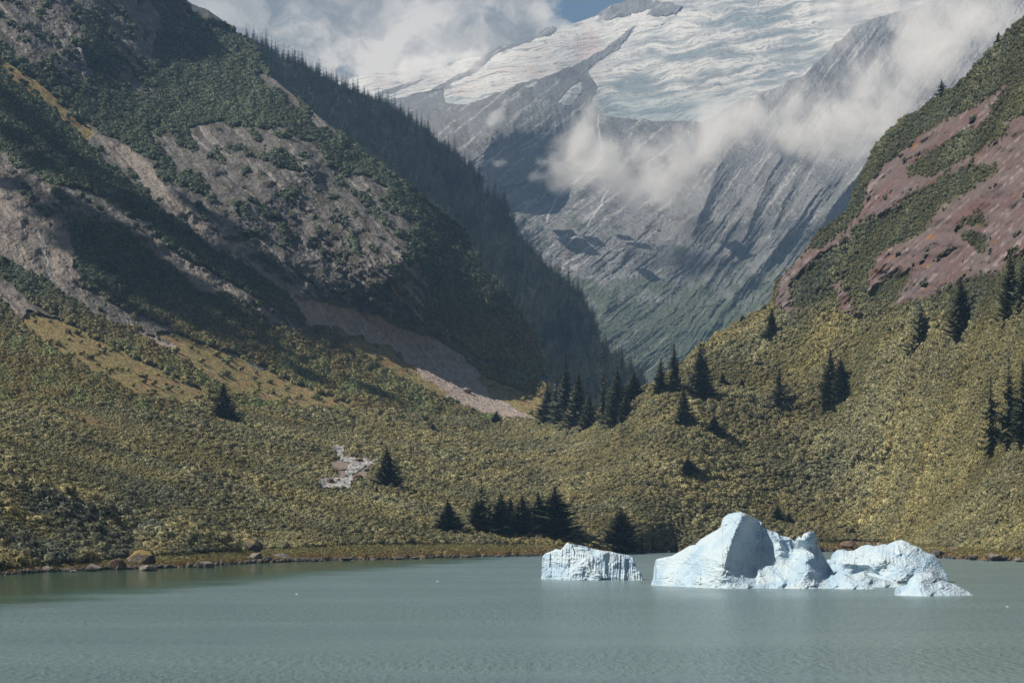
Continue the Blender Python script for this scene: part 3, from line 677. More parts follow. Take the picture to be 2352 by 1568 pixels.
# ice: flowing bands with crevasses
gxr, gyr = rot(FX + 18 * fbm(FX / 120, FY / 80, 3, seed=103), FY + 14 * fbm(FX / 90, FY / 60, 3, seed=104), np.where(False, 0, -10))
crev = ridged(gxr / 110, gyr / 7.5, 4, 0.6, seed=105)
ice = 26 * fbm(gxr / 260, gyr / 40, 4, 0.55, seed=106) + 11 * crev + 4 * fbm(FX / 14, FY / 7, 3, seed=107)
toe = sstep(gl, 0.45, 0.75)
rr_ = DF / F
DFm = DF - relf * edgeF * rr_
PF = unproj(FX, FY, DFm)
PFf = back_rows(PF, 6, 1800, 0)
def f_albedo():
    n1 = fbm(FX / 50, FY / 40, 5, seed=111); n2 = fbm(FX / 10, FY / 8, 4, .6, seed=112)
    s1 = fbm(fx1 / 160, fy1 / 10, 5, .6, seed=113); s2 = fbm(tx1 / 150, ty1 / 11, 5, .6, seed=114)
    st = s1 * wR + s2 * (1 - wR)
    c = np.zeros(FX.shape + (3,)) + np.array([0.19, 0.195, 0.20])
    c = lerp(c, [0.13, 0.125, 0.12], sstep(n1 + .4 * n2, 0.0, 0.5)); c = lerp(c, [0.37, 0.37, 0.365], sstep(st + .35 * n2, 0.12, 0.4) * .9)
    vg = sstep(FY + 160 * n1 + 60 * st - 160 * sstep(FX, 1800, 1300) * (FY < 640), 560, 700) * .9
    vg = np.maximum(vg, sstep(fbm(u1 / 60, u2 / 40, 4, seed=115), .2, .5) * sstep(FY, 400, 520) * .8)
    c = lerp(c, [0.075, 0.10, 0.065], vg * (1 - .5 * sstep(st, .2, .5)))
    for pts, wd in (([(1378, 262, 1.2), (1372, 290, 1.8), (1380, 330, 1.5), (1384, 362, 2), (1360, 385, 2), (1330, 410, 2), (1290, 440, 1.5)], 1.5), ([(1300, 425, 1.5), (1270, 470, 2), (1250, 520, 2)], 2), ([(1400, 430, 1), (1380, 470, 1.6), (1350, 520, 1)], 1)):
        c = lerp(c, [0.6, 0.6, 0.6], stroke(gx_, gy_, pts, wd, 1.5) * .8)
    return c
AF = f_albedo()
m_far = terrain_mat('far_mountain_rock', 2.0, -40, 0.5, 1.0)
o = mesh_np('mountain', PFf.reshape(-1, 3), grid_faces(PFf.shape[0], len(f_x)), m_far, col=np.concatenate([AF, np.repeat(AF[-1:], 6, 0)], 0).reshape(-1, 3))
tag(o, kind='structure')
# glacier: a body of ice lying on the rock, thinning out to its edge
PI = unproj(FX, FY, DFm - (12 * toe - 3 + ice * toe) * edgeF * rr_ - 2)
gn1 = fbm(FX / 120, FY / 50, 4, seed=121); gn2 = fbm(gxr / 90, gyr / 6, 5, .6, seed=122); gn3 = fbm(gxr / 160, gyr / 20, 4, seed=123)
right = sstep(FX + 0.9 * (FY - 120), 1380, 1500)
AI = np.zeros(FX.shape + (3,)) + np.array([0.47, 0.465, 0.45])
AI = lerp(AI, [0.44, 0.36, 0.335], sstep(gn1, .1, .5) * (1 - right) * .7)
AI = lerp(AI, [0.12, 0.15, 0.17], right * sstep(gn3 + .5 * gn1, -.25, .35) * .85)  # grey-blue right side: cloud shade put into the dirty ice colour
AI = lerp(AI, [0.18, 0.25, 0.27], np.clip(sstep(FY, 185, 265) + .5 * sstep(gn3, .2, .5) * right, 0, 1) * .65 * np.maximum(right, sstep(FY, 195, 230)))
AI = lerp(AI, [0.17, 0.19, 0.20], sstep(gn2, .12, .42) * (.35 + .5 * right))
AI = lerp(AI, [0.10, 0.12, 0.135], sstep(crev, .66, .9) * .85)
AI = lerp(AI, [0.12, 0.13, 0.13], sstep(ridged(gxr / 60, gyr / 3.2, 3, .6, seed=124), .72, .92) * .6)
kf = (gl[:-1, :-1] + gl[1:, 1:] + gl[1:, :-1] + gl[:-1, 1:]) > 0.8
gf = grid_faces(len(f_t), len(f_x), kf)
ids, inv = np.unique(gf.ravel(), return_inverse=True)
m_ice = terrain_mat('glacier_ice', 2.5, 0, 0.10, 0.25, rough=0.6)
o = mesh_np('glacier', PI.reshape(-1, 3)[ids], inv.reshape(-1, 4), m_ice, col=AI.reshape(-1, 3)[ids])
tag(o, kind='structure')

# =================================================================== LOW CLOUD AND HAZE
def cloud(name, label, blobs, dmid, thick, dens, seed, cell=8.0, nscale=130.0, fuzz=0.22, world=None):
    """a real volume: density = sum of soft blobs, eaten away by noise (evaluated once into a grid)"""
    B = []
    for (px, py, r, dd) in blobs:
        p = unproj(px, py, dmid + dd); rr = r * (dmid + dd) / F
        B.append((p, rr))
    if world: B = world
    lo = np.min([p - (rr * 1.9, thick * 1.5, rr * 1.9) for p, rr in B], 0); hi = np.max([p + (rr * 1.9, thick * 1.5, rr * 1.9) for p, rr in B], 0)
    me = bpy.data.meshes.new(name); ob = bpy.data.objects.new(name, me); sc.collection.objects.link(ob)
    ob.location = (lo + hi) / 2; ctr = (lo + hi) / 2
    ng = bpy.data.node_groups.new(name + '_grid', 'GeometryNodeTree')
    ng.interface.new_socket('Geometry', in_out='OUTPUT', socket_type='NodeSocketGeometry')
    n = NT(ng); go = n.new('NodeGroupOutput')
    vc = n.new('GeometryNodeVolumeCube')
    for i, ax_ in enumerate(('Min', 'Max')):
        vc.inputs[ax_].default_value = tuple((lo if i == 0 else hi) - ctr)
    res = np.ceil((hi - lo) / cell).astype(int)
    for k, ax_ in enumerate('XYZ'): vc.inputs['Resolution ' + ax_].default_value = int(res[k])
    pos = n.new('GeometryNodeInputPosition').outputs[0]
    sm = None
    wnz = n.new('ShaderNodeTexNoise'); n.l.new(n.vmath('ADD', pos, (seed * 500.0, 31.0, seed * 91.0)), wnz.inputs['Vector']); wnz.inputs['Scale'].default_value = 1 / (nscale * 1.3); wnz.inputs['Detail'].default_value = 5
    wsc = n.new('ShaderNodeVectorMath', operation='SCALE'); n.l.new(n.vmath('SUBTRACT', wnz.outputs[1], (.5, .5, .5)), wsc.inputs[0]); wsc.inputs[3].default_value = nscale * 2.2
    pw = n.vmath('ADD', pos, wsc.outputs[0])
    for p, rr in B:
        q = n.vmath('SUBTRACT', pw, tuple(p - ctr))
        q = n.vmath('DIVIDE', q, (rr, thick, rr))
        L = n.vmath('LENGTH', q)
        f = n.ramp(L, 0.0, 1.35, 1.0, 0.0)
        sm = f if sm is None else n.math('ADD', sm, f)
    off = n.vmath('ADD', pos, (seed * 1000.0, seed * 313.0, seed * 77.0))
    nz = n.new('ShaderNodeTexNoise'); n.l.new(off, nz.inputs['Vector']); nz.inputs['Scale'].default_value = 1 / nscale
    nz.inputs['Detail'].default_value = 8; nz.inputs['Roughness'].default_value = 0.68; nz.inputs['Distortion'].default_value = 0.5
    sm = n.math('MINIMUM', sm, 1.25)
    v = n.math('ADD', n.math('MULTIPLY', sm, 0.9), n.math('MULTIPLY', n.math('SUBTRACT', nz.outputs[0], 0.5), 5.6))
    v = n.ramp(v, fuzz, fuzz + 0.9)
    v = n.math('MULTIPLY', v, n.ramp(sm, 0.0, 0.25))
    n.l.new(v, vc.inputs['Density'])
    mt_ = bpy.data.materials.new(name); mt_.use_nodes = True
    t = NT(mt_.node_tree); t.n.clear(); oo = t.new('ShaderNodeOutputMaterial'); pv = t.new('ShaderNodeVolumePrincipled')
    pv.inputs['Density'].default_value = dens; pv.inputs['Color'].default_value = (0.995, 0.985, 0.975, 1); pv.inputs['Anisotropy'].default_value = 0.0
    t.l.new(pv.outputs[0], oo.inputs[1])
    sm_ = n.new('GeometryNodeSetMaterial'); sm_.inputs['Material'].default_value = mt_
    n.l.new(vc.outputs[0], sm_.inputs[0]); n.l.new(sm_.outputs[0], go.inputs[0])
    md_ = ob.modifiers.new('grid', 'NODES'); md_.node_group = ng
    tag(ob, label, 'cloud', kind='stuff')
    return ob
import os
if not os.environ.get('NOCLOUD'):
    cloud('low_cloud', 'pale low cloud drifting across the far mountain wall below the glacier',
          [(1335, 308, 44, 0), (1345, 345, 46, 0), (1290, 378, 56, 0), (1370, 380, 66, 0), (1480, 430, 50, 0), (1430, 390, 75, 0), (1520, 400, 78, 50), (1600, 360, 70, 0), (1680, 320, 80, 50), (1740, 330, 85, 0), (1800, 240, 70, 100), (1830, 320, 70, 0), (1900, 290, 95, -100),
           (1960, 220, 90, 0), (2010, 280, 90, -200), (2060, 180, 110, -200), (1930, 130, 55, 200), (1940, 50, 70, 200), (2000, 20, 70, 100), (2150, 130, 110, -300), (2120, 30, 90, -200), (2220, 50, 120, -400), (2330, 20, 140, -500), (1720, 250, 50, 100), (1640, 300, 45, 100)],
          5500, 150, 0.0085, 3.0, fuzz=.38)
    cloud('low_cloud', 'small wisp of cloud hanging in front of the dark far cliffs', [(1160, 382, 18, 0), (1232, 398, 18, 0), (1150, 275, 22, 300), (1250, 372, 14, 0)], 5600, 40, 0.02, 5.0, cell=5, nscale=60, fuzz=0.4)
    cloud('low_cloud', 'bright cloud spilling over the snow crest at the valley head', [(930, 150, 45, 0), (975, 140, 55, 0), (1020, 165, 42, 0), (1060, 150, 45, 0), (1100, 140, 35, 0)], 7900, 120, 0.015, 8.0, cell=12, nscale=110, fuzz=0.5)


# =================================================================== SHRUBS AND FOREST (uncountable ground cover)
def shrub_mesh(name, seed, mat, n=150, flat=0.8, leaf=0.36):
    rr = np.random.RandomState(seed)
    # lumpy cloud of leaf clumps on three to five overlapping lobes, radius about 1
    k = rr.randint(4, 7); V = []; Fc = []; NV_ = []
    lobes = [(0.55 * rr.uniform(.2, 1) * math.cos(a), 0.55 * rr.uniform(.2, 1) * math.sin(a), rr.uniform(.45, .95) * flat, rr.uniform(.38, .62)) for a in rr.uniform(0, 6.28, k)]
    cnt = 0
    for i in range(n):
        lx, ly, lz, lr = lobes[rr.randint(k)]
        d = rr.normal(size=3); d[2] = abs(d[2]) * 1.1 - 0.25 if rr.rand() < .8 else d[2]; d /= np.linalg.norm(d)
        c = np.array([lx, ly, lz]) + d * lr * rr.uniform(.82, 1.08)
        if c[2] < 0.02: c[2] = 0.05
        nrm = d + rr.normal(size=3) * 0.45; nrm /= np.linalg.norm(nrm)
        a = np.cross(nrm, rr.normal(size=3)); a /= np.linalg.norm(a); b = np.cross(nrm, a)
        s1 = leaf * rr.uniform(.3, .62); s2 = leaf * rr.uniform(.3, .62)
        q = [c - a * s1, c - b * s2 * .8, c + a * s1, c + b * s2]
        dn = c - np.array([0, 0, .15]); dn = dn / np.linalg.norm(dn) * .5 + d * .8 + rr.normal(size=3) * .22; dn /= np.linalg.norm(dn)
        NV_ += [tuple(dn)] * 4
        if np.dot(np.cross(q[1] - q[0], q[2] - q[0]), dn) < 0: q = q[::-1]
        V += q; Fc.append((cnt, cnt + 1, cnt + 2, cnt + 3)); cnt += 4
    o = mesh_np(name, np.array(V), np.array(Fc), mat, smooth=True, link=False)
    o.data.normals_split_custom_set_from_vertices(NV_)
    return o

def spruce_parts(seed, H, Rb, levels, per, mat_c, mat_t, sparse=0.0, seg=2, bare=0.04):
    """crown and trunk meshes of one spruce, base at the origin, H metres tall, lowest boughs Rb long"""
    rr = np.random.RandomState(seed); V = []; Fc = []; cnt = 0
    for l in range(levels):
        t = bare + (1 - bare) * (l / levels) ** 0.96
        z = H * t
        L = Rb * ((1 - t) ** 0.86 * 0.96 + 0.035)
        L *= 1 + 0.16 * math.sin(l * 1.7 + seed)
        for k in range(per):
            if rr.rand() < sparse: continue
            a = 6.283 * (k + rr.rand() * .9) / per + l * 0.77
            Lb = L * rr.uniform(.6, 1.14) * (1 + .22 * math.sin(2 * a + seed + 5 * t) + .14 * math.sin(3 * a + 9 * t + seed * .7))
            ca, sa = math.cos(a), math.sin(a)
            dr = Lb * rr.uniform(.16, .42); zz = z + rr.uniform(-.4, .4) * H / levels
            wdt = max(0.22 * Lb, H * 0.008) * rr.uniform(.8, 1.3)
            pts = []
            for j in range(seg + 1):
                f = j / seg; r = 0.04 * Lb + Lb * f
                dz = -dr * math.sin(f * 2.2) + dr * .35 * f * f
                pts.append(np.array([ca * r, sa * r, zz + dz]))
            sd = np.array([-sa, ca, 0.0])
            for j in range(seg):
                w0 = wdt * (0.55 if j == 0 else 1.0); w1 = wdt * (1.0 if j < seg - 1 else 0.12)
                for sg in (-1, 1):
                    hang = np.array([0, 0, -1]) * wdt * rr.uniform(.35, .9)
                    V += [pts[j], pts[j + 1], pts[j + 1] + sd * sg * w1 + hang * (w1 / wdt) * .7, pts[j] + sd * sg * w0 + hang * .8]
                    Fc.append((cnt, cnt + 1, cnt + 2, cnt + 3)); cnt += 4
    # leader
    for k in range(3):
        a = 2.1 * k; V += [np.array([0, 0, H * .93]), np.array([math.cos(a) * .02 * H, math.sin(a) * .02 * H, H * .94]), np.array([0, 0, H]), np.array([-math.cos(a) * .012 * H, -math.sin(a) * .012 * H, H * .95])]
        Fc.append((cnt, cnt + 1, cnt + 2, cnt + 3)); cnt += 4
    crown = mesh_np('crown', np.array(V), np.array(Fc), mat_c, smooth=False, link=False)
    tv = []; tf = []; ns = 7; hs = [-1.5, 0, .25 * H, .5 * H, .75 * H, .97 * H]; r0 = H * .016
    for i, h in enumerate(hs):
        r = r0 * (1.25 if i == 0 else max(.04, 1 - h / H))
        for k in range(ns): tv.append((math.cos(k * 6.283 / ns) * r + .1 * math.sin(i * seed) * (i > 1), math.sin(k * 6.283 / ns) * r, h))
    for i in range(len(hs) - 1):
        for k in range(ns): tf.append((i * ns + k, i * ns + (k + 1) % ns, (i + 1) * ns + (k + 1) % ns, (i + 1) * ns + k))
    trunk = mesh_np('trunk', np.array(tv), np.array(tf), mat_t, link=False)
    return crown, trunk

def scatter(name, label, cat, P, scl, rz, tint, protos):
    me = bpy.data.meshes.new(name); me.vertices.add(len(P)); me.vertices.foreach_set('co', np.ascontiguousarray(P, np.float32).ravel())
    a = me.attributes.new('scl', 'FLOAT', 'POINT'); a.data.foreach_set('value', scl.astype(np.float32))
    a = me.attributes.new('rz', 'FLOAT', 'POINT'); a.data.foreach_set('value', rz.astype(np.float32))
    c = np.ones((len(P), 4), np.float32); c[:, :3] = tint
    a = me.attributes.new('tint', 'FLOAT_COLOR', 'POINT'); a.data.foreach_set('color', c.ravel())
    vi = np.random.RandomState(3).randint(0, len(protos), len(P)).astype(np.int32)
    a = me.attributes.new('vi', 'INT', 'POINT'); a.data.foreach_set('value', vi)
    ob = bpy.data.objects.new(name, me); sc.collection.objects.link(ob)
    ng = bpy.data.node_groups.new(name, 'GeometryNodeTree')
    ng.interface.new_socket('Geometry', in_out='INPUT', socket_type='NodeSocketGeometry')
    ng.interface.new_socket('Geometry', in_out='OUTPUT', socket_type='NodeSocketGeometry')
    n = NT(ng); gi = n.new('NodeGroupInput'); go = n.new('NodeGroupOutput'); jn = n.new('GeometryNodeJoinGeometry')
    def attr(nm, ty):
        x = n.new('GeometryNodeInputNamedAttribute', data_type=ty); x.inputs[0].default_value = nm; return x.outputs[0]
    cr = n.new('ShaderNodeCombineXYZ'); n.l.new(attr('rz', 'FLOAT'), cr.inputs[2])
    for i, p in enumerate(protos):
        oi = n.new('GeometryNodeObjectInfo'); oi.inputs[0].default_value = p; oi.inputs[1].default_value = False
        cmpn = n.new('FunctionNodeCompare', data_type='INT', operation='EQUAL'); n.l.new(attr('vi', 'INT'), cmpn.inputs[2]); cmpn.inputs[3].default_value = i
        ip = n.new('GeometryNodeInstanceOnPoints')
        n.l.new(gi.outputs[0], ip.inputs['Points']); n.l.new(cmpn.outputs[0], ip.inputs['Selection']); n.l.new(oi.outputs['Geometry'], ip.inputs['Instance'])
        n.l.new(cr.outputs[0], ip.inputs['Rotation']); n.l.new(attr('scl', 'FLOAT'), ip.inputs['Scale'])
        n.l.new(ip.outputs[0], jn.inputs[0])
    n.l.new(jn.outputs[0], go.inputs[0])
    md_ = ob.modifiers.new('scatter', 'NODES'); md_.node_group = ng
    return tag(ob, label, cat, kind='stuff')

def sample(P, weight, N, rs, extra):
    """N random points on a grid surface; weight per cell; extra = arrays interpolated alike"""
    wcum = np.cumsum(weight.ravel()); u = rs.rand(N) * wcum[-1]
    idx = np.searchsorted(wcum, u); nc = P.shape[1] - 1
    i = idx // nc; j = idx % nc; e = rs.rand(N); f = rs.rand(N)
    def it(A):
        if A.ndim == 3: e_, f_ = e[:, None], f[:, None]
        else: e_, f_ = e, f
        return (A[i, j] * (1 - f_) + A[i, j + 1] * f_) * (1 - e_) + (A[i + 1, j] * (1 - f_) + A[i + 1, j + 1] * f_) * e_
    return it(P), [it(x) for x in extra]
rs = np.random.RandomState(11)
m_leaf = foliage_mat('alder_leaves', (0.280, 0.260, 0.132), (0.185, 0.180, 0.098))
protos = [shrub_mesh('shrub', 100 + i, m_leaf) for i in range(6)]
# --- hillside
a = PG[1:, :-1] - PG[:-1, :-1]; b = PG[:-1, 1:] - PG[:-1, :-1]; area = np.linalg.norm(np.cross(a, b), axis=-1)
smk = inpoly(PX, PY - 4, STREAM, 4); smk = np.maximum(smk, inpoly(PX, PY - 12, STREAM, 6) * .9)
tanm = tan_patches(PX, PY)
allow = (1 - rockm) * (1 - strand) * (1 - smk) * (1 - tanm * .93)
allow = np.where(allow > .8, 1, allow * .6) * (PX > -260) * (PX < 2850)
ac = allow[:-1, :-1]
dist = np.maximum(PG[:-1, :-1, 1], 300)
wgt = area * ac
NS = 215000
print('shrub area', wgt.sum())
Ps, (qx, qy) = sample(PG, wgt * np.clip(1300 / dist, .6, 2.0) ** 1.2, NS, rs, [PX, PY])
clump = fbm(Ps[:, 0] / 30, Ps[:, 1] / 30, 3, seed=131)
scl = rs.uniform(.62, 1.5, NS) ** 1.1 * (1 + 0.5 * clump) * np.clip(Ps[:, 1] / 1200, .85, 1.25) * np.exp(1.1 * fbm(Ps[:, 0] / 75, Ps[:, 1] / 130, 4, .6, seed=136))
scl[rs.rand(NS) < .08] *= 1.6
near = sstep(qy, 1030, 1200) * (1 - sstep(qx, 300, 720))
scl *= 1 + 0.5 * near
tn = fbm(Ps[:, 0] / 55, Ps[:, 1] / 70, 4, .6, seed=132)[:, None]; tn2 = fbm(Ps[:, 0] / 16, Ps[:, 1] / 22, 3, seed=133)[:, None]
tint = np.ones((NS, 3)) * (1.05 + .75 * tn + .35 * tn2)
tint = tint * (1 + np.array([.06, 0, -.14]) * (fbm(Ps[:, 0] / 90, Ps[:, 1] / 60, 3, seed=134)[:, None] * 2))
dk_ = (rs.rand(NS) < .06)[:, None]; tint = np.where(dk_, tint * np.array([.42, .5, .6]), tint)
dkp = (near * sstep(fbm(qx / 150, qy / 60, 3, seed=135), -.35, .25))[:, None]
tint = tint * (1 - dkp * np.array([.6, .52, .3]))
rb_ = sstep(qx, 1760, 1800) * (1 - sstep(qy, 660, 760)); tint = tint * (1 - rb_[:, None] * np.array([.48, .38, .25]))
tint = np.clip(tint, .2, 2)
scatter('shrub_cover', 'olive green alder scrub covering the valley floor and the right-hand slope', 'shrubs', Ps - np.array([0, 0, .25]), scl, rs.uniform(0, 6.28, NS), tint, protos)
# --- dry grass tufts on the strand
sw_ = (strand > .5)[:-1, :-1] * ((bot[None] - PY) > 3.5)[:-1, :-1] * (PX > -100)[:-1, :-1] * (PX < 2450)[:-1, :-1] * area
NT_ = 16000
Pt, (qx, qy) = sample(PG, sw_, NT_, rs, [PX, PY])
tt_ = sstep(fbm(qx / 40, qy / 5, 3, seed=144) + (np.interp(qx, sx, sy) - qy) / 30, .2, .8)[:, None]
tt_ = (1 - tt_) * np.array([.85, .66, .5]) + tt_ * np.array([.95, 1.0, .8])
scatter('shore_grass', 'tawny grass tufts on the narrow strand', 'grass', Pt - np.array([0, 0, .1]), rs.uniform(.22, .6, NT_), rs.uniform(0, 6.28, NT_), tt_ * rs.uniform(.6, 1.2, (NT_, 1)), protos)
# --- mountain side
m_leaf2 = foliage_mat('mountain_alder_leaves', (0.122, 0.150, 0.096), (0.082, 0.108, 0.076))
protos2 = [shrub_mesh('shrub', 200 + i, m_leaf2, 90, .8, .55) for i in range(5)]
gfr = sstep(fbm(MX / 30, MY / 14, 4, seed=143), -.05, .4)
wv = np.maximum((veg > .5) * 1.0, grass * .06 * gfr)[:-1, :-1] * (MX > -200)[:-1, :-1] * 1.0
cellpx = (MX[:-1, 1:] - MX[:-1, :-1]) * (MY[:-1, :-1] - MY[1:, :-1])
NM = 110000
Pm, (qx, qy) = sample(PM, wv * cellpx, NM, rs, [MX, MY])
sclm = rs.uniform(.6, 1.5, NM) * 2.6 * Pm[:, 1] / 2000 * (1 + .5 * fbm(qx / 30, qy / 25, 3, seed=141))
tn = fbm(qx / 60, qy / 50, 4, seed=142)[:, None]
tm = (1.0 + .5 * tn) * np.ones((NM, 3)); tm = tm * (1 + sstep(qy, 620, 860)[:, None] * np.array([1.55, .68, .12])); tm = np.clip(tm, .3, 2.2)
scatter('shrub_cover', 'dark green scrub clinging to the left mountain side', 'shrubs', Pm - np.array([0, 0, .4]), sclm, rs.uniform(0, 6.28, NM), tm, protos2)
# --- conifers of the ridge, one far-off wood
m_con = foliage_mat('far_spruce_needles', (0.030, 0.042, 0.026), (0.022, 0.032, 0.024), trans=0.1)
m_bark = mat_new('spruce_bark')[0]
bb = m_bark.node_tree.nodes['Principled BSDF']; bb.inputs['Roughness'].default_value = .9
_n = NT(m_bark.node_tree); _n.l.new(_n.mix(_n.noise(_n.new('ShaderNodeTexCoord').outputs['Object'], 3, 5), (0.05, 0.04, 0.032), (0.13, 0.11, 0.09)), bb.inputs['Base Color'])
protos3 = [spruce_parts(300 + i, 10, 2.4, 20, 6, m_con, m_bark, seg=1)[0] for i in range(4)]
wr_ = (rockr < .5)[:-1, :-1] * 1.0 + .12
depth_top = RY - np.interp(RX, rcx, rcy)
wr_ = wr_ * (depth_top < 420)[:-1, :-1] * (RX[:-1, :-1] > 590)
wr_ = wr_ * (1 - .6 * sstep(depth_top, 150, 400)[:-1, :-1])
cp = (RX[:-1, 1:] - RX[:-1, :-1]) * np.abs(RY[:-1, :-1] - RY[1:, :-1])
NR = 8000
Pr, (qx, qy) = sample(PR, wr_ * cp, NR, rs, [RX, RY])
# a row of trees along the skyline
ci = rs.randint(105, len(r_x), 420); ci = np.clip(ci + (rs.normal(size=420) * 6).astype(int), 100, len(r_x) - 1); Pc = PR[-4, ci] + rs.normal(size=(420, 3)) * [2, 6, 0]
Pr = np.concatenate([Pr, Pc]); sc3 = rs.uniform(.7, 2.3, len(Pr)); sc3[rs.rand(len(Pr)) < .15] *= 1.6
t3 = np.clip(rs.normal(1, .25, (len(Pr), 1)), .5, 1.8) * np.array([1, 1, 1])
scatter('conifer_forest', 'dense dark conifer forest covering the ridge behind the left mountain', 'forest', Pr - np.array([0, 0, 1.0]), sc3, rs.uniform(0, 6.28, len(Pr)), t3, protos3)

# =================================================================== SINGLE SPRUCES
m_needle = foliage_mat('spruce_needles', (0.045, 0.052, 0.030), (0.070, 0.076, 0.042), tint=False, trans=0.08)
TREEV = {}
for k, (lv, per, sp) in {'dense': (46, 9, .04), 'dense_b': (42, 10, .06), 'full': (38, 10, .0), 'thin': (40, 6, .25), 'sparse': (28, 5, .35)}.items():
    for wd in (0.14, 0.20, 0.28, 0.42):
        TREEV[(k, wd)] = (lv, per, sp)
_cache = {}
def spruce(px, by, ty, w_, kind, label, group=None, lean=0.0, bury=0.0):
    """px, base y and top y in photo units, w_ = full width of the crown in photo units"""
    base = ground_at(px, by)
    H = (by - ty) * base[1] / F; w_ = w_ * (2.0 if group == G4 else 1.8 if group == G1 else 1.6); ratio = w_ / 2 / (by - ty)
    key = (kind, min((.14, .20, .28, .42), key=lambda q: abs(q - ratio)), hash(label) % 1 if False else (len(label) % 5))
    if key not in _cache:
        lv, per, sp = TREEV[key[:2]]
        _cache[key] = spruce_parts(500 + len(_cache) * 7, 20, 20 * key[1], lv, per, m_needle, m_bark, sp, bare=.10 if kind == 'sparse' else .03)
    cr, tr = _cache[key]
    e = bpy.data.objects.new('spruce_tree', None); sc.collection.objects.link(e)
    e.location = base - np.array([0, 0, bury]); e.scale = (H / 20 * ratio / key[1], H / 20 * ratio / key[1], H / 20)
    e.rotation_euler = (0, lean, (len(label) * 1.37 + px) % 6.28)
    e.empty_display_size = 2
    for p in (cr, tr):
        c = p.copy(); sc.collection.objects.link(c); c.parent = e
    tag(e, label, 'tree', group)
G1, G2, G3, G4, G5 = 'spruces of the grove in the valley mouth', 'spruces on the crest right of the valley gap', 'spruces scattered on the right-hand slope', 'spruces in the shore clump', 'lone spruces among the valley scrub'
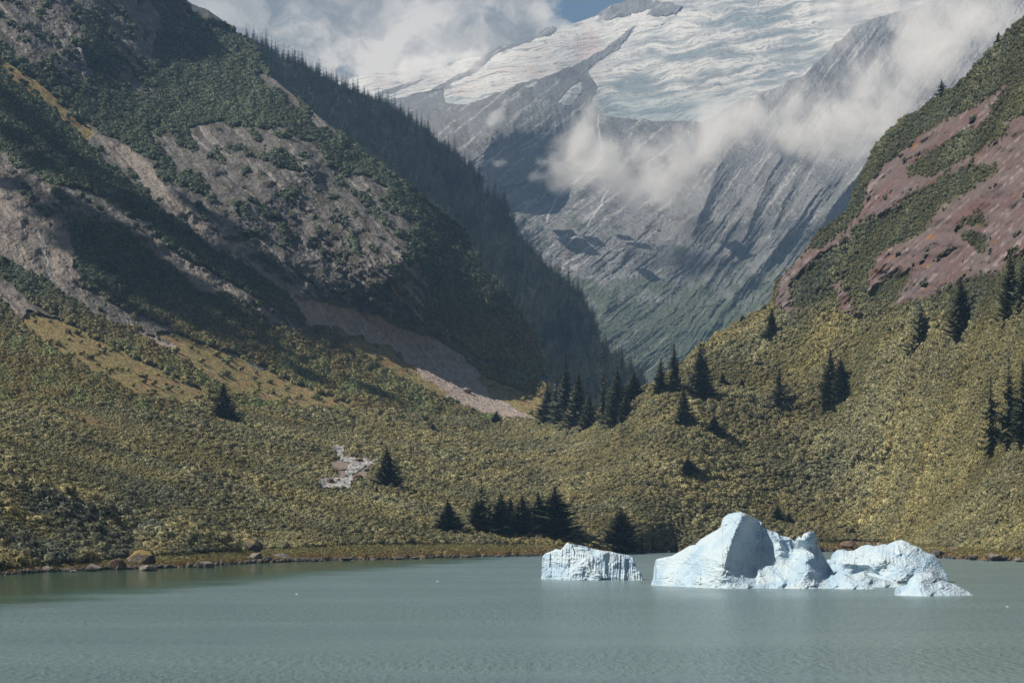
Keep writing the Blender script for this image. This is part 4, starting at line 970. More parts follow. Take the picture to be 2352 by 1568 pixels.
TREES = [
 (1258, 962, 868, 34, 'dense', 'dark spruce at the left end of the valley-mouth grove', G1),
 (1278, 968, 845, 32, 'thin', 'thin-topped spruce second from the left in the valley-mouth grove', G1),
 (1299, 972, 812, 40, 'dense_b', 'tallest spruce in the left half of the valley-mouth grove', G1),
 (1328, 980, 850, 52, 'full', 'broad pointed spruce right of the tallest tree of the grove', G1),
 (1310, 986, 925, 36, 'full', 'short spruce at the foot of the broad one in the grove', G1),
 (1352, 982, 900, 34, 'dense', 'smaller spruce closing the left clump of the grove on its right', G1),
 (1386, 974, 812, 28, 'thin', 'narrow pole-like spruce in the middle of the grove', G1),
 (1418, 970, 838, 38, 'dense', 'spruce with a pointed top just right of the narrow pole-like one', G1),
 (1402, 978, 890, 30, 'dense_b', 'low spruce between the pole-like tree and its right neighbour', G1),
 (1456, 918, 852, 42, 'full', 'rounded spruce at the right end of the valley-mouth grove', G1),
 (1438, 965, 900, 30, 'dense', 'small spruce below the rounded one at the right end of the grove', G1),
 (1518, 906, 820, 36, 'dense', 'shorter left one of two spruces standing on the crest right of the gap', G2),
 (1549, 902, 787, 38, 'dense_b', 'taller spruce of the close pair on the crest right of the gap', G2),
 (1610, 915, 786, 56, 'dense', 'big dark spruce standing alone on the crest right of the close pair', G2),
 (1570, 975, 882, 38, 'dense_b', 'spruce on the slope below the big dark crest spruce', G3),
 (1640, 1000, 950, 46, 'full', 'low bushy spruce downhill from the big dark crest spruce', G3),
 (1660, 882, 852, 18, 'full', 'small round spruce right of the big dark crest spruce', G3),
 (1704, 892, 868, 18, 'full', 'tiny spruce right of the small round one on the slope', G3),
 (1706, 738, 722, 12, 'dense', 'tiny spruce on the skyline left of the pink slabs', G3),
 (1773, 772, 706, 32, 'dense', 'spruce just under the lower left tip of the pink slabs', G3),
 (1790, 936, 830, 42, 'thin', 'slender see-through spruce in the middle of the right-hand slope', G3),
 (1908, 920, 800, 48, 'dense_b', 'left tree of the joined pair on the right-hand slope', G3),
 (1932, 912, 818, 46, 'dense', 'right tree of the joined pair on the right-hand slope', G3),
 (2116, 796, 692, 52, 'thin', 'loose-crowned spruce below the bush belt of the slabs', G3),
 (2209, 768, 632, 54, 'dense', 'tall spruce standing in front of the pink slabs', G3),
 (2322, 722, 576, 50, 'dense_b', 'tall spruce in front of the slabs close to the right edge', G3),
 (2350, 700, 600, 44, 'thin', 'spruce cut by the right edge in front of the slabs', G3),
 (2278, 1032, 862, 56, 'thin', 'left tree of the tall pair low on the slope near the right edge', G3),
 (2320, 1018, 818, 62, 'thin', 'taller middle tree of the low group near the right edge', G3),
 (2352, 1010, 830, 50, 'dense_b', 'tall spruce cut by the right edge low on the slope', G3),
 (2163, 212, 178, 26, 'sparse', 'sparse spruce with bare gaps alone on the right skyline', G3),
 (2294, 100, 73, 16, 'dense', 'small spruce high on the right skyline near the corner', G3),
 (1580, 1086, 1050, 44, 'full', 'dark low spruce bush in the middle of the scrub above the ribbed iceberg', G3),
 (1786, 1196, 1158, 34, 'full', 'dark bushy spruce in the scrub just behind the great iceberg', G3),
 (1812, 1202, 1176, 24, 'full', 'little dark spruce touching the right side of the bushy one behind the great iceberg', G3),
 (512, 962, 878, 54, 'dense', 'lone dark spruce at the foot of the yellow grass slope', G5),
 (1140, 974, 942, 30, 'dense_b', 'small spruce at the lower end of the pale scree', G5),
 (993, 992, 972, 24, 'full', 'squat little spruce in the flat scrub left of the scree end', G5),
 (888, 1116, 1024, 56, 'dense', 'dark spruce standing on the right bank of the white stream', G5),
 (865, 1134, 1114, 12, 'dense', 'knee-high spruce left of the foot of the streamside spruce', G5),
 (1028, 1222, 1145, 50, 'dense', 'separate spruce at the left end of the shore clump', G4),
 (1106, 1222, 1100, 64, 'sparse', 'tall thin-crowned spruce rising above the shore clump', G4),
 (1094, 1222, 1142, 42, 'dense_b', 'dense spruce in front of the tall thin-crowned one', G4),
 (1150, 1226, 1128, 50, 'dense', 'pointed spruce in the middle left of the shore clump', G4),
 (1172, 1222, 1140, 34, 'dense_b', 'narrow spruce wedged in the middle of the shore clump', G4),
 (1200, 1228, 1136, 54, 'dense', 'spruce left of the wide dark one in the shore clump', G4),
 (1236, 1228, 1128, 56, 'dense_b', 'spruce behind the wide dark one in the shore clump', G4),
 (1274, 1230, 1118, 84, 'full', 'widest and darkest spruce at the right end of the shore clump', G4),
 (1220, 1232, 1192, 34, 'sparse', 'young pale spruce in front of the shore clump', G4),
 (1426, 1262, 1165, 72, 'full', 'broad dark spruce on the shore directly behind the ribbed iceberg', G4),
]
for t_ in TREES: spruce(*t_[:6], t_[6])

for (px, by, ty, w_, lab) in ((1428, 846, 786, 20, 'hazy blue spruce, left one of two at the foot of the forested ridge'), (1449, 852, 796, 15, 'hazy blue spruce, right one of two at the foot of the forested ridge')):
    d_ = float(rd(px, by)) * .97; base = unproj(px, by, d_); H = (by - ty) * d_ / F
    cr, tr = spruce_parts(777 + px, 20, 20 * w_ / 2 / (by - ty), 36, 8, m_needle, m_bark, .1)
    e = bpy.data.objects.new('spruce_tree', None); sc.collection.objects.link(e); e.location = base; e.scale = (H / 20,) * 3
    for p in (cr, tr): sc.collection.objects.link(p); p.parent = e
    tag(e, lab, 'tree', 'far spruces at the ridge foot')

# =================================================================== ICEBERGS
def ice_mat(name, base, deep):
    m, n, b, o = mat_new(name)
    oc = n.new('ShaderNodeTexCoord').outputs['Object']
    f = n.noise(oc, .12, 4, .5, 1.0)
    n.l.new(n.mix(n.ramp(f, .4, .65), base, deep), b.inputs['Base Color'])
    b.inputs['Roughness'].default_value = .42; b.inputs['IOR'].default_value = 1.31; b.inputs['Specular IOR Level'].default_value = .35
    b.inputs['Subsurface Weight'].default_value = .1; b.inputs['Subsurface Radius'].default_value = (.25, .6, 1.3); b.inputs['Subsurface Scale'].default_value = 0.8
    vo = n.new('ShaderNodeTexVoronoi', feature='SMOOTH_F1'); vo.inputs['Scale'].default_value = 1.5; vo.inputs['Smoothness'].default_value = .4
    n.l.new(n.mapping(oc, scale=(1, 1, 1.6)), vo.inputs['Vector'])
    h = n.math('ADD', n.math('MULTIPLY', vo.outputs[0], -.8), n.noise(oc, 2.2, 5, .6))
    n.l.new(n.bump(h, .8, .28), b.inputs['Normal'])
    return m
m_icb = ice_mat('iceberg_ice', (.43, .53, .60), (.32, .45, .57))

def berg(name, label, outline, water, pts, ridges, thick, nu, nv, bump_px=1.0, ribs=None, seed=0, mat=None, scallop=(14, 9)):
    x0, x1 = water[0][0], water[-1][0]
    bx_ = np.linspace(x0, x1, nu)
    # the outline is followed by arc parameter so that overhangs and towers keep their shape
    tp = np.interp(bx_, [p[0] for p in outline], [p[1] for p in outline]); bt = np.interp(bx_, [p[0] for p in water], [p[1] for p in water])
    t_ = np.linspace(0, 1, nv); X = np.repeat(bx_[None], nv, 0)
    Y = bt[None] + (np.minimum(tp, bt - .6) - bt)[None] * t_[:, None]
    rb = RBF(pts, 120.0); D_ = rb(X, Y)
    W1 = X + 3 * fbm(X / 18, Y / 18, 3, seed=seed + 1); W2 = Y + 3 * fbm(X / 18, Y / 18, 3, seed=seed + 2)
    rel = np.zeros(X.shape)
    for pl, am, wl, wr_ in ridges: rel += ridge(W1, W2, pl, am * 1.5, wl, wr_, .12)
    sa, sb = scallop
    rel += bump_px * (2.0 * ridged(X / sa / 1.6, Y / sb / 1.6, 4, .55, seed=seed + 3) + 1.6 * fbm(X / 5, Y / 3.4, 3, .6, seed=seed + 4) + 12 * ridged(X / 48 + .3 * fbm(X / 30, Y / 30, 2, seed=seed), Y / 42, 4, .5, seed=seed + 5))
    if ribs is not None: rel += ribs(X, Y, t_[:, None])
    # round over the crest
    dtop = np.maximum(Y - np.minimum(tp, bt)[None], 0); rel -= 6 * np.exp(-dtop / 2.2)
    D_ = D_ - rel * D_ / F
    Pf = unproj(X, Y, D_)
    z0 = Pf[0, :, 2].copy(); Pf[..., 2] -= z0[None] * (1 - t_[:, None]) ** 3
    foot = Pf[0].copy(); foot[:, 2] = -1.6; foot[:, 1] -= .3
    crest = Pf[-1]; rows = [foot, *Pf]
    for k in range(1, 13):
        q = crest.copy(); a_ = k / 12 * math.pi / 2
        tk = thick * np.clip((crest[:, 2]) / 6, .25, 1)
        q[:, 1] += tk * math.sin(a_) * (1 + .25 * fbm(q[:, 0] / 6, q[:, 2] * 0 + k, 2, seed=seed)); q[:, 2] = crest[:, 2] * math.cos(a_) ** .8 - 1.6 * (k / 12) + .5 * fbm(q[:, 0] / 3, q[:, 1] / 3, 3, seed=seed + 9) * math.cos(a_)
        rows.append(q)
    A = np.stack(rows)
    cen = A.reshape(-1, 3).mean(0); cen[2] = 0
    o = mesh_np(name, (A - cen).reshape(-1, 3), grid_faces(A.shape[0], nu), mat or m_icb); o.location = cen
    return tag(o, label, 'iceberg', None)
def k1(*p): return [(1205.9 + x * .1465, 1148.4 + y * .1465) for x, y in p]
def k2(*p): return [(1464.2 + x * .2075, 1148.4 + y * .2075) for x, y in p]
def k3(*p): return [(1837.4 + x * .1831, 1205.8 + y * .1831) for x, y in p]
# ribbed block
def ribs1(X, Y, t):
    q = X + .06 * (Y - 1290) + 1.2 * fbm(X * 0 + 3, Y / 14, 3, seed=151)
    r_ = 7 * ridged(q / 15, q * 0 + Y / 400, 3, .6, seed=152) + 5 * fbm(q / 5, Y / 140, 3, .6, seed=153)
    calm = inpoly(X, Y, k1((760, 880), (920, 900), (1000, 1010), (1090, 1100), (1180, 1250), (760, 1250), (700, 1150)), 3)
    top_ = inpoly(X, Y, k1((740, 700), (1150, 760), (1160, 880), (920, 840), (780, 830)), 2)
    return r_ * (1 - calm * .8) * (1 - top_ * .9) - 6 * top_ + 4 * calm
berg('iceberg', 'ribbed flat-sided iceberg with vertical grooves, leftmost of the icebergs', k1((250, 1245), (262, 1000), (278, 870), (320, 830), (430, 790), (480, 760), (560, 775), (600, 735), (630, 690), (665, 660), (720, 685), (860, 705), (990, 730), (1010, 750), (1120, 770), (1250, 795), (1330, 797), (1450, 830), (1620, 860), (1700, 900), (1725, 960), (1745, 1040), (1760, 1100), (1800, 1120), (1830, 1170), (1850, 1230)),
     k1((250, 1246), (800, 1248), (1250, 1243), (1850, 1234)),
     [(1244, 1330, 590), (1300, 1330, 581), (1360, 1330, 578), (1420, 1329, 577), (1476, 1328, 578), (1250, 1275, 593), (1303, 1250, 587), (1360, 1260, 583), (1420, 1272, 582), (1455, 1285, 582), (1340, 1290, 581)],
     [(k1((930, 900), (1000, 990), (1120, 1080), (1250, 1240)), 8, 30, 4), (k1((380, 800), (390, 1000), (395, 1240)), 6, 14, 4), (k1((1210, 800), (1240, 960), (1270, 1150), (1290, 1240)), 8, 8, 4), (k1((1550, 870), (1560, 1240)), 6, 5, 4)],
     11, 330, 150, 1.0, ribs1, 160)
# great iceberg
EDGE = k2((1150, 130), (1160, 240), (1085, 330), (1050, 440), (1020, 540), (985, 640), (955, 760))
berg('iceberg', 'great white iceberg with a leaning peak and a smaller tower on its right', k2((150, 925), (160, 900), (200, 800), (204, 700), (212, 650), (300, 630), (380, 615), (480, 560), (580, 500), (640, 490), (700, 430), (800, 370), (910, 310), (938, 285), (946, 215), (955, 188), (1000, 155), (1080, 135), (1150, 128), (1200, 150), (1250, 175), (1330, 215), (1374, 240), (1388, 292), (1450, 330), (1530, 350), (1580, 390), (1680, 410), (1752, 462), (1790, 395), (1815, 422), (1850, 365), (1900, 345), (1955, 338), (1978, 390), (2000, 500), (2050, 590), (2100, 680), (2150, 760), (2190, 828))
     + k3((450, 575), (500, 588), (600, 640), (700, 690), (760, 697), (830, 700), (870, 750), (905, 770), (950, 800)),
     k2((150, 927), (420, 938), (700, 962), (960, 972), (1290, 970), (2200, 984)) + k3((700, 803), (870, 808), (950, 803)),
     [(1497, 1340, 522), (1508, 1283, 526), (1551, 1342, 513), (1609, 1347, 503.5), (1663, 1350, 497), (1663, 1312, 499), (1669, 1281, 501), (1676, 1260, 502.5), (1682, 1240, 504), (1700, 1198, 507), (1702, 1176, 510), (1597, 1250, 517), (1630, 1225, 517), (1662, 1190, 516), (1543, 1276, 523), (1600, 1300, 511),
      (1732, 1349, 497), (1715, 1320, 502), (1700, 1285, 505.5), (1712, 1240, 509), (1740, 1250, 512), (1740, 1200, 515), (1750, 1300, 507), (1780, 1240, 514), (1780, 1300, 506), (1792, 1270, 509), (1780, 1345, 498), (1812, 1245, 514), (1815, 1290, 507), (1827, 1262, 513), (1838, 1240, 506), (1858, 1225, 504), (1870, 1225, 505.5),
      (1850, 1290, 501), (1885, 1290, 505), (1905, 1312, 507), (1860, 1330, 497), (1920, 1351, 494), (1930, 1330, 497), (1990, 1340, 491), (2008, 1351, 489.5)],
     [(EDGE, 6, 60, 4), (k2((985, 640), (955, 760), (1100, 850), (1290, 965)), 10, 60, 8), (k2((1340, 215), (1450, 340), (1560, 450), (1600, 560)), 12, 10, 6), (k2((1540, 350), (1600, 470), (1640, 600)), 9, 10, 5), (k2((1680, 410), (1690, 500), (1700, 620)), 8, 8, 5),
      (k2((1800, 400), (1760, 560), (1740, 660)), 12, 8, 16), (k2((1860, 370), (1830, 560), (1900, 700)), 8, 12, 12), (k2((1290, 760), (1450, 750), (1560, 840), (1650, 950)), 12, 30, 7), (k2((1620, 800), (1850, 790), (2110, 790)), 9, 10, 10), (k2((640, 660), (700, 720), (690, 950)), 8, 16, 6),
      (k2((1850, 800), (1950, 860), (1970, 960)), 8, 16, 7), (k2((2110, 790), (2190, 900), (2210, 970)), 8, 14, 7), (k3((620, 690), (690, 790)), 6, 10, 5), (k2((1000, 150), (960, 230), (980, 280)), 5, 8, 4), (k2((1080, 230), (1030, 280), (960, 300)), -9, 8, 6)],
     15, 640, 260, 1.0, lambda X, Y, t: -4 * inpoly(X, Y, k2((970, 200), (1080, 190), (1060, 245), (980, 285)), 3), 170)
# broad berg behind
def strata(X, Y, t):
    a1, b1 = rot(X, Y, 28)
    return 3.5 * ridged(a1 / 70, b1 / 9, 3, .5, seed=181) * sstep(X, 2000, 2060) + 4 * ridged(X / 9, Y / 60, 3, .5, seed=182) * (1 - sstep(Y, 1285, 1300)) * (1 - sstep(X, 2060, 2100))
berg('iceberg', 'broad tilted iceberg behind the great one, with slanting ice layers', k3((320, 440), (380, 425), (432, 428), (440, 380), (452, 322), (470, 308), (540, 300), (600, 322), (700, 310), (740, 280), (780, 255), (860, 240), (930, 262), (1040, 235), (1110, 242), (1150, 215), (1200, 195), (1280, 180), (1370, 215), (1400, 245), (1500, 275), (1590, 345), (1680, 365), (1740, 430), (1780, 520), (1840, 590), (1868, 650), (1862, 715), (1850, 740)),
     k3((318, 700), (1000, 745), (1400, 745), (1850, 742)),
     [(1897, 1334, 562), (1950, 1340, 556), (2020, 1342, 548), (2100, 1342, 545), (2175, 1342, 548), (1900, 1290, 566), (1920, 1268, 568), (1960, 1300, 560), (1980, 1255, 566), (2040, 1250, 562), (2070, 1240, 561), (2120, 1262, 558), (2160, 1290, 556), (2020, 1290, 553), (2090, 1300, 549), (2140, 1310, 549), (1970, 1320, 559), (2020, 1325, 554)],
     [(k3((440, 470), (640, 490), (860, 500), (1000, 610), (1150, 680), (1350, 730)), 14, 12, 12), (k3((830, 370), (900, 480), (960, 580)), 7, 8, 8), (k3((960, 400), (1150, 470), (1300, 580), (1420, 640)), 8, 20, 5), (k3((1220, 200), (1230, 300), (1260, 380)), 6, 12, 8), (k3((500, 440), (640, 420), (800, 380)), 7, 10, 5)],
     16, 380, 150, .9, strata, 190)
berg('iceberg', 'low rounded ice hump between the great iceberg and the broad one', k3((380, 640), (440, 580), (520, 600), (600, 625), (680, 610), (740, 590), (790, 578), (830, 600), (880, 630), (980, 658), (1100, 690), (1200, 725), (1262, 742), (1290, 752)),
     k3((380, 775), (800, 776), (1250, 772), (1290, 765)),
     [(1905, 1347, 505), (1985, 1348, 504), (2070, 1347, 506), (1920, 1320, 512), (1982, 1315, 512), (2030, 1332, 510)],
     [(k3((790, 580), (830, 640), (900, 700)), 9, 16, 6), (k3((1050, 680), (1080, 730), (1100, 770)), 7, 20, 7)], 9, 200, 60, 1.0, None, 210)
berg('iceberg', 'smallest iceberg, a low white mound floating foremost on the right', k3((1188, 850), (1192, 825), (1202, 790), (1280, 760), (1350, 740), (1372, 680), (1420, 640), (1462, 590), (1560, 592), (1650, 598), (1682, 632), (1760, 698), (1850, 710), (1960, 745), (2050, 800), (2120, 835), (2175, 875)),
     k3((1188, 848), (1400, 870), (1600, 882), (2000, 883), (2175, 878)),
     [(2055, 1361, 444), (2094, 1365, 441), (2130, 1367, 439), (2190, 1367, 441), (2234, 1366, 445), (2075, 1345, 447), (2105, 1318, 448), (2140, 1318, 448), (2180, 1340, 447), (2215, 1356, 446), (2140, 1345, 444), (2110, 1345, 443)],
     [(k3((1530, 600), (1520, 720), (1560, 800), (1680, 870)), 8, 40, 8), (k3((1760, 700), (1790, 790)), 5, 6, 5), (k3((1830, 720), (1850, 800)), 5, 6, 5), (k3((1650, 610), (1700, 690)), 5, 8, 5)], 9, 260, 100, 1.0, None, 220)
# loose chips of ice
for px, py, sz, lab in ((1005, 1335, .6, 'small chip of white ice floating on open water left of the icebergs'), (682, 1364, .5, 'tiny ice fragment on the calm water left of centre'), (2314, 1393, .45, 'tiny ice fragment far out near the right edge')):
    p = unproj(px, py, float(water_d(py)))
    r_ = np.random.RandomState(px); th = np.linspace(0, 6.283, 13)[:-1]
    V = [(0, 0, .28 * sz)] + [(math.cos(a) * sz * .45 * r_.uniform(.7, 1.2), math.sin(a) * sz * .3, .18 * sz * r_.uniform(.6, 1.2)) for a in th] + [(math.cos(a) * sz * .6 * r_.uniform(.8, 1.2), math.sin(a) * sz * .4, -.1) for a in th]
    fa = [(0, 1 + k, 1 + (k + 1) % 12) for k in range(12)] + [t3_ for k in range(12) for t3_ in ((1 + k, 13 + k, 13 + (k + 1) % 12), (1 + k, 13 + (k + 1) % 12, 1 + (k + 1) % 12))]
    o = mesh_np('ice_chunk', np.array(V), np.array(fa), m_icb, smooth=False); o.location = p; tag(o, lab, 'ice', 'loose ice on the water')

# =================================================================== BOULDERS
def rock_mat(name, c1_, c2_, moss=0.0, mcol=(.20, .14, .03)):
    m, n, b, o = mat_new(name)
    oc = n.new('ShaderNodeTexCoord').outputs['Object']; ge = n.new('ShaderNodeNewGeometry')
    f = n.noise(oc, 1.3, 8, .65, .5); col = n.mix(n.ramp(f, .38, .62), c1_, c2_)
    if moss > 0:
        sp = n.new('ShaderNodeSeparateXYZ'); n.l.new(ge.outputs['Normal'], sp.inputs[0])
        k = n.math('ADD', sp.outputs[2], n.math('MULTIPLY', n.math('SUBTRACT', n.noise(oc, .8, 5), .5), 1.2))
        col = n.mix(n.ramp(k, 1.0 - moss, 1.15 - moss), col, mcol)
    n.l.new(col, b.inputs['Base Color']); b.inputs['Roughness'].default_value = .85
    n.l.new(n.bump(n.noise(oc, 2.5, 8, .65), .8, .4), b.inputs['Normal'])
    return m
m_rk = rock_mat('grey_boulder', (.085, .075, .07), (.21, .19, .175)); m_rkd = rock_mat('dark_boulder', (.035, .032, .032), (.10, .09, .085)); m_rkm = rock_mat('mossy_boulder', (.04, .035, .03), (.10, .09, .08), .45)
m_rkr = rock_mat('brown_boulder', (.07, .045, .032), (.17, .11, .075))
_ico = None
def boulder(P, w_, h_, mat, label, group, seed, name='boulder', sink=.25):
    global _ico
    if _ico is None:
        import bmesh
        bm = bmesh.new(); bmesh.ops.create_icosphere(bm, subdivisions=4, radius=1)
        _ico = (np.array([v.co[:] for v in bm.verts]), np.array([[v.index for v in f.verts] for f in bm.faces])); bm.free()
    V, Fc = _ico; V = V.copy(); r_ = np.random.RandomState(seed)
    # cut by a few planes for facets, then roughen
    for k in range(16):
        d = r_.normal(size=3); d /= np.linalg.norm(d); c = r_.uniform(.5, .85)
        q = V @ d; V = V - np.outer(np.maximum(q - c, 0) * .92, d)
    V += V * (.10 * fbm(V[:, 0] * 2 + seed, V[:, 1] * 2 + V[:, 2], 4, seed=seed % 17)[:, None])
    V = V / np.abs(V).max(0) * np.array([w_ / 2, w_ / 2 * r_.uniform(.7, .95), h_ * .62])
    V[:, 2] += h_ * (.62 - sink) - .0
    o = mesh_np(name, V, Fc, mat); o.location = P; o.rotation_euler = (0, 0, r_.uniform(-.5, .5))
    return tag(o, label, 'rock', group)
_r = np.random.RandomState(77); NQ = 1500
sj = _r.randint(60, NU - 40, NQ); si = (np.abs(_r.normal(0, 3.2, NQ))).astype(int) + 0
okk = (pxs[sj] > -60) & (pxs[sj] < 2420) & (fbm(pxs[sj] / 60, pxs[sj] * 0, 3, seed=251) + .25 * _r.rand(NQ) > -.12)
sj, si = sj[okk], si[okk]; sp_ = PG[si, sj] + _r.normal(size=(len(sj), 3)) * [.3, 1.2, 0]
dsc = sp_[:, 1] / 900; cobs = []
for k in range(4):
    V_ = boulder((0, 0, 0), 2, 1.2, m_rkd, None, None, 1400 + k, sink=.3); sc.collection.objects.unlink(V_); cobs.append(V_)
scatter('shore_stones', 'dark cobbles strewn along the water line', 'stones', sp_, _r.uniform(.25, .85, len(sj)) * dsc * (1 + (pxs[sj] < 760) * .5), _r.uniform(0, 6.28, len(sj)), np.ones((len(sj), 3)), cobs)
BG = 'boulders along the left shore'; BR = 'boulders along the right shore'; BS = 'boulders in the stream'; BC = 'stones on the middle strand'
def bpix(px, py, w_, h_, mat, label, group, seed, water=True):
    d = float(water_d(py)) if water else ground_at(px, py)[1]
    p = unproj(px, py, d) if water else ground_at(px, py)
    if water: p[2] = 0; p[1] += .3 * w_ * d / F
    boulder(p, w_ * d / F, h_ * d / F, mat, label, group, seed)
BL = [(4, 1316, 16, 46, m_rkd, 'tall dark rock cut by the left edge at the waterline'), (26, 1316, 34, 14, m_rk, 'low grey rock beside the tall dark one at the left edge'), (64, 1313, 50, 28, m_rk, 'large grey boulder with pale streaks near the left edge'),
      (108, 1313, 34, 14, m_rk, 'flat grey boulder in front of a rounder one near the left edge'), (112, 1304, 24, 16, m_rkd, 'rounded dark boulder topping the flat one near the left edge'), (168, 1313, 18, 7, m_rk, 'small pale stone between two larger rocks at the water'),
      (212, 1311, 42, 16, m_rk, 'long pale-topped boulder left of the mossy rock'), (241, 1303, 14, 18, m_rkd, 'upright dark stone just left of the mossy rock'), (270, 1307, 46, 26, m_rkr, 'angular brown boulder leaning against the mossy rock'),
      (322, 1304, 72, 42, m_rkm, 'biggest shore rock, square and capped with yellow moss'), (339, 1310, 44, 16, m_rk, 'grey boulder lying in the water before the mossy rock'), (366, 1304, 22, 8, m_rkd, 'dark stone right of the boulder before the mossy rock'),
      (408, 1299, 76, 22, m_rk, 'broad flat-topped rock shelf right of the mossy rock'), (452, 1303, 22, 7, m_rkd, 'little dark stone left of the domed rock'), (470, 1303, 42, 17, m_rk, 'domed grey rock at the water right of the shelf'),
      (506, 1296, 20, 10, m_rkd, 'dark stone following the domed rock'), (533, 1294, 18, 6, m_rkd, 'thin dark stone before the pointed boulder'), (560, 1292, 20, 7, m_rkd, 'dark stone at the left foot of the pointed boulder'), (588, 1291, 38, 26, m_rk, 'pointed boulder with an orange top on the left shore'),
      (612, 1291, 24, 15, m_rkd, 'dark boulder touching the pointed one on its right'), (646, 1289, 48, 19, m_rk, 'layered flat boulder at the end of the left shore rocks'), (690, 1288, 18, 7, m_rkd, 'last small dark stone of the left shore rocks')]
for i, (a_, b_, c_, d_, m_, l_) in enumerate(BL): bpix(a_, b_, c_, d_, m_, l_, BG, 900 + i)
bpix(583, 1268, 40, 34, m_rkm, 'brown mossy rock rising out of the scrub behind the pointed boulder', BG, 960, False)
BL2 = [(797, 1287, 38, 9, m_rkd, 'long flat black rock at the water on the middle strand'), (832, 1279, 36, 12, m_rkr, 'reddish rock behind the long flat black one'), (847, 1276, 20, 13, m_rkd, 'dark rock next to the reddish one'), (868, 1279, 26, 15, m_rk, 'rounded grey boulder standing on orange weed'),
       (920, 1284, 26, 9, m_rkd, 'flat dark rock right of the rounded grey boulder'), (952, 1283, 24, 7, m_rkd, 'low dark rock in the middle of the strand'), (992, 1281, 14, 5, m_rkd, None), (900, 1284, 12, 5, m_rkd, None), (740, 1288, 16, 5, m_rkd, None), (1076, 1280, 20, 7, m_rkd, 'dark rock on the narrow part of the strand'), (1090, 1279, 10, 5, m_rkd, None),
       (1140, 1279, 12, 4, m_rkd, None), (1184, 1277, 16, 8, m_rkd, 'dark stone on the strand left of the ribbed iceberg'), (1215, 1278, 10, 4, m_rkd, None), (1040, 1281, 8, 4, m_rkd, None), (720, 1289, 10, 5, m_rkd, None), (860, 1285, 10, 4, m_rkd, None), (1160, 1278, 8, 4, m_rkd, None)]
for i, (a_, b_, c_, d_, m_, l_) in enumerate(BL2): bpix(a_, b_, c_, d_, m_, l_ or 'tiny dark stone at the edge of the middle strand', BC if l_ else 'tiny stones of the middle strand', 1000 + i)
BL3 = [(1950, 1257, 44, 16, m_rkr, 'dark brown rock above the water between the two big icebergs', False), (2158, 1281, 36, 20, m_rkd, 'big square dark boulder right of the broad iceberg', True), (2240, 1286, 26, 14, m_rkd, 'rounded dark boulder on the grass edge at the right', True),
       (2258, 1284, 18, 11, m_rkd, 'smaller dark stone touching the rounded one at the right', True), (2286, 1288, 40, 20, m_rk, 'jagged grey rock, widest of those near the right edge', True), (2306, 1288, 22, 13, m_rkd, 'dark stone at the right foot of the jagged grey rock', True), (2343, 1290, 24, 10, m_rk, 'low grey stone at the right edge of the shore', True), (2268, 1288, 12, 5, m_rkd, 'flat little stone before the jagged grey rock', True),
       (2195, 1262, 34, 9, m_rkr, 'brown rock half hidden in the grass right of the broad iceberg', False)]
for i, (a_, b_, c_, d_, m_, l_, wtr) in enumerate(BL3): bpix(a_, b_, c_, d_, m_, l_, BR, 1100 + i, wtr)

# =================================================================== STREAM
m, n, b, o = mat_new('white_water')
ge = n.new('ShaderNodeNewGeometry').outputs['Position']
f = n.noise(n.mapping(ge, scale=(.25, .06, .5), rot=(0, 0, .5)), 1.0, 6, .65, .8)
n.l.new(n.mix(n.ramp(f, .36, .56), (.07, .075, .075), (.36, .35, .335)), b.inputs['Base Color']); b.inputs['Roughness'].default_value = .5
n.l.new(n.bump(f, .6, .8), b.inputs['Normal'])
SW = [(746, 1023), (792, 1018), (791, 1046), (815, 1052), (868, 1051), (868, 1067), (846, 1074), (842, 1087), (835, 1089), (806, 1092), (812, 1105), (796, 1124), (733, 1120), (733, 1098), (800, 1097), (786, 1082), (748, 1064), (772, 1053), (782, 1048)]
i0, i1 = np.searchsorted(pxs, 725), np.searchsorted(pxs, 880)
jr = [i for i in range(len(tt)) if PY[i, i0] < 1135 and PY[i, i0] > 1005]
sub = np.ix_(jr, range(i0, i1)); sX, sY = PX[sub], PY[sub]
from itertools import product
# refine the patch
kx = 3
def refine(A):
    A = np.asarray(A); r, c = A.shape[:2]
    ri = np.linspace(0, r - 1, r * kx); ci_ = np.linspace(0, c - 1, c * 3)
    r0 = np.minimum(ri.astype(int), r - 2); fr = (ri - r0).reshape(-1, 1, *([1] * (A.ndim - 2)))
    A = A[r0] * (1 - fr) + A[r0 + 1] * fr
    c0 = np.minimum(ci_.astype(int), c - 2); fc = (ci_ - c0).reshape(1, -1, *([1] * (A.ndim - 2)))
    return A[:, c0] * (1 - fc) + A[:, c0 + 1] * fc
sX2, sY2, sP = refine(sX), refine(sY), refine(PG[sub])
qx_, qy_ = sX2 + 3 * fbm(sX2 / 9, sY2 / 6, 3, seed=231), sY2 + 2.5 * fbm(sX2 / 8, sY2 / 5, 3, seed=232)
msk = np.zeros(sX2.shape)
for st_ in ([(764, 1022, 8), (776, 1030, 14), (782, 1042, 9), (786, 1052, 6)], [(786, 1052, 6), (825, 1062, 9), (866, 1059, 8)], [(835, 1062, 10), (812, 1076, 13), (800, 1088, 8)], [(800, 1090, 6), (806, 1099, 6), (786, 1104, 7)], [(736, 1104, 6), (762, 1102, 5), (790, 1106, 8), (800, 1112, 6)], [(742, 1115, 5), (775, 1116, 5), (802, 1118, 4)]):
    msk = np.maximum(msk, stroke(qx_, qy_, st_, 6, 1.5))
sP = sP + 0; sP[..., 2] += .55 + .5 * fbm(sX2 / 6, sY2 / 3, 3, seed=233)
kf = (msk[:-1, :-1] + msk[1:, 1:]) > 1.0
gf = grid_faces(sX2.shape[0], sX2.shape[1], kf); ids, inv = np.unique(gf.ravel(), return_inverse=True)
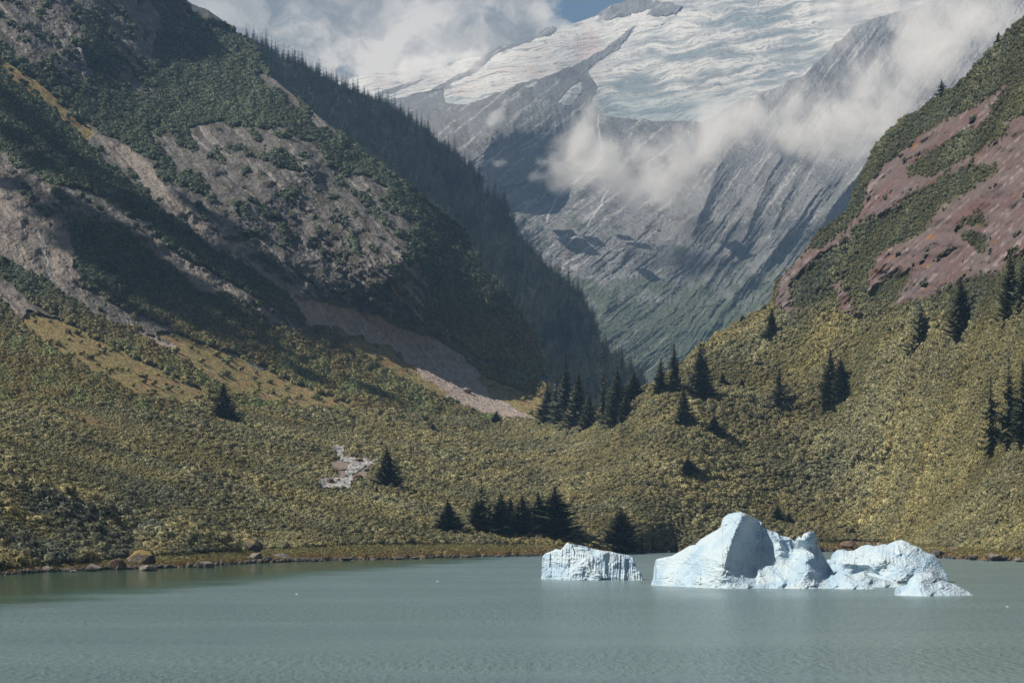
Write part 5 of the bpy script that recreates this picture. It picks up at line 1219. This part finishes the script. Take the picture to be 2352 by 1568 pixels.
o = mesh_np('stream', sP.reshape(-1, 3)[ids], inv.reshape(-1, 4), m); tag(o, kind='structure')
ST = [(760, 1111, 18, 15, m_rkr, 'round brown boulder in the lowest pool of the stream'), (777, 1104, 10, 7, m_rk, 'small grey boulder right of the round brown one in the stream'), (788, 1080, 20, 10, m_rk, 'mottled grey boulder in the middle of the stream'), (824, 1061, 24, 11, m_rkm, 'moss-topped boulder at the upper bend of the stream'),
      (822, 1100, 30, 14, m_rkr, 'broad brown rock ledge on the right bank of the stream'), (842, 1082, 14, 8, m_rkd, 'dark rock against the right bank of the stream'), (850, 1074, 14, 8, m_rk, 'grey rock right of the rapids of the stream'), (745, 1114, 10, 6, m_rkd, 'dark wet stone at the left end of the lowest pool'),
      (792, 1052, 14, 5, m_rkr, 'flat orange-brown rock left of the moss-topped boulder'), (792, 1096, 16, 7, m_rk, 'grey ledge stone above the lowest pool'), (765, 1086, 26, 10, m_rkr, 'brown bank rock on the left side of the rapids'), (762, 1034, 12, 4, m_rkd, 'small dark rock at the top of the stream'), (848, 1060, 16, 6, m_rkr, 'brown rock close to the streamside spruce')]
for i, (a_, b_, c_, d_, m_, l_) in enumerate(ST): bpix(a_, b_, c_, d_, m_, l_, BS, 1200 + i, False)
def mtn_at(px, py):
    j = int(np.argmin(np.abs(mx_ - px))); i = int(np.argmin(np.abs(MY[:, j] - py))); return PM[i, j]
for i, (px, py, w_, h_, l_) in enumerate(((1073, 902, 22, 14, 'largest boulder on the pale scree fan'), (1128, 888, 12, 8, 'smaller boulder at the upper edge of the scree near the grove'), (678, 926, 14, 6, 'boulder at the lower end of the grey-brown scree strip'), (504, 862, 14, 8, 'dark boulder among the orange grass of the upper scree strip'))):
    p = mtn_at(px, py); d = p[1]; boulder(p, w_ * d / F, h_ * d / F, m_rk if i < 3 else m_rkd, l_, 'boulders on the scree', 1300 + i)

def over(px, py, r):
    j = int(np.argmin(np.abs(mx_ - px))); i = int(np.argmin(np.abs(MY[:, j] - py)))
    return (PM[i, j] + np.array(sdir) * 1500.0, r * 1.3)
sh_ = [over(*q) for q in ((10, 225, 13), (60, 268, 13), (110, 322, 13), (160, 362, 13), (220, 402, 14), (280, 452, 14), (340, 500, 14), (400, 547, 14), (460, 590, 13), (525, 622, 12), (590, 655, 11), (655, 690, 10), (725, 732, 9),
      (185, 500, 20), (240, 540, 22), (215, 590, 18), (290, 590, 22), (350, 620, 22), (300, 650, 20), (410, 660, 20), (360, 690, 20), (470, 690, 18), (420, 730, 16), (530, 715, 15), (370, 745, 12), (490, 745, 12), (170, 460, 14))]
cloud('added_shade_cloud', 'small unseen cloud added to shade the gullies of the left mountain', [], 0, 20, 0.4, 9.0, cell=5.0, nscale=16.0, fuzz=0.15, world=sh_)  # cloud out of view, added and shaped to darken these gullies
HAZE = 3.5e-5
hv = [(x, y, z) for z in (-8, 2900) for y in (-400, 12500) for x in (-3600, 3600)]
hm = bpy.data.meshes.new('haze'); hm.from_pydata(hv, [], [(0, 2, 3, 1), (4, 5, 7, 6), (0, 1, 5, 4), (2, 6, 7, 3), (0, 4, 6, 2), (1, 3, 7, 5)])
ho = bpy.data.objects.new('haze', hm); sc.collection.objects.link(ho)
hmat = bpy.data.materials.new('haze'); hmat.use_nodes = True; t = NT(hmat.node_tree); t.n.clear()
oo = t.new('ShaderNodeOutputMaterial'); pv = t.new('ShaderNodeVolumePrincipled'); pv.inputs['Density'].default_value = HAZE
pv.inputs['Color'].default_value = (0.36, 0.62, 1.0, 1); pv.inputs['Anisotropy'].default_value = 0.2; t.l.new(pv.outputs[0], oo.inputs[1])
hm.materials.append(hmat); tag(ho, 'thin blue haze filling the valley', 'haze', kind='stuff')
if os.environ.get('NOHAZE'): bpy.data.objects.remove(ho)
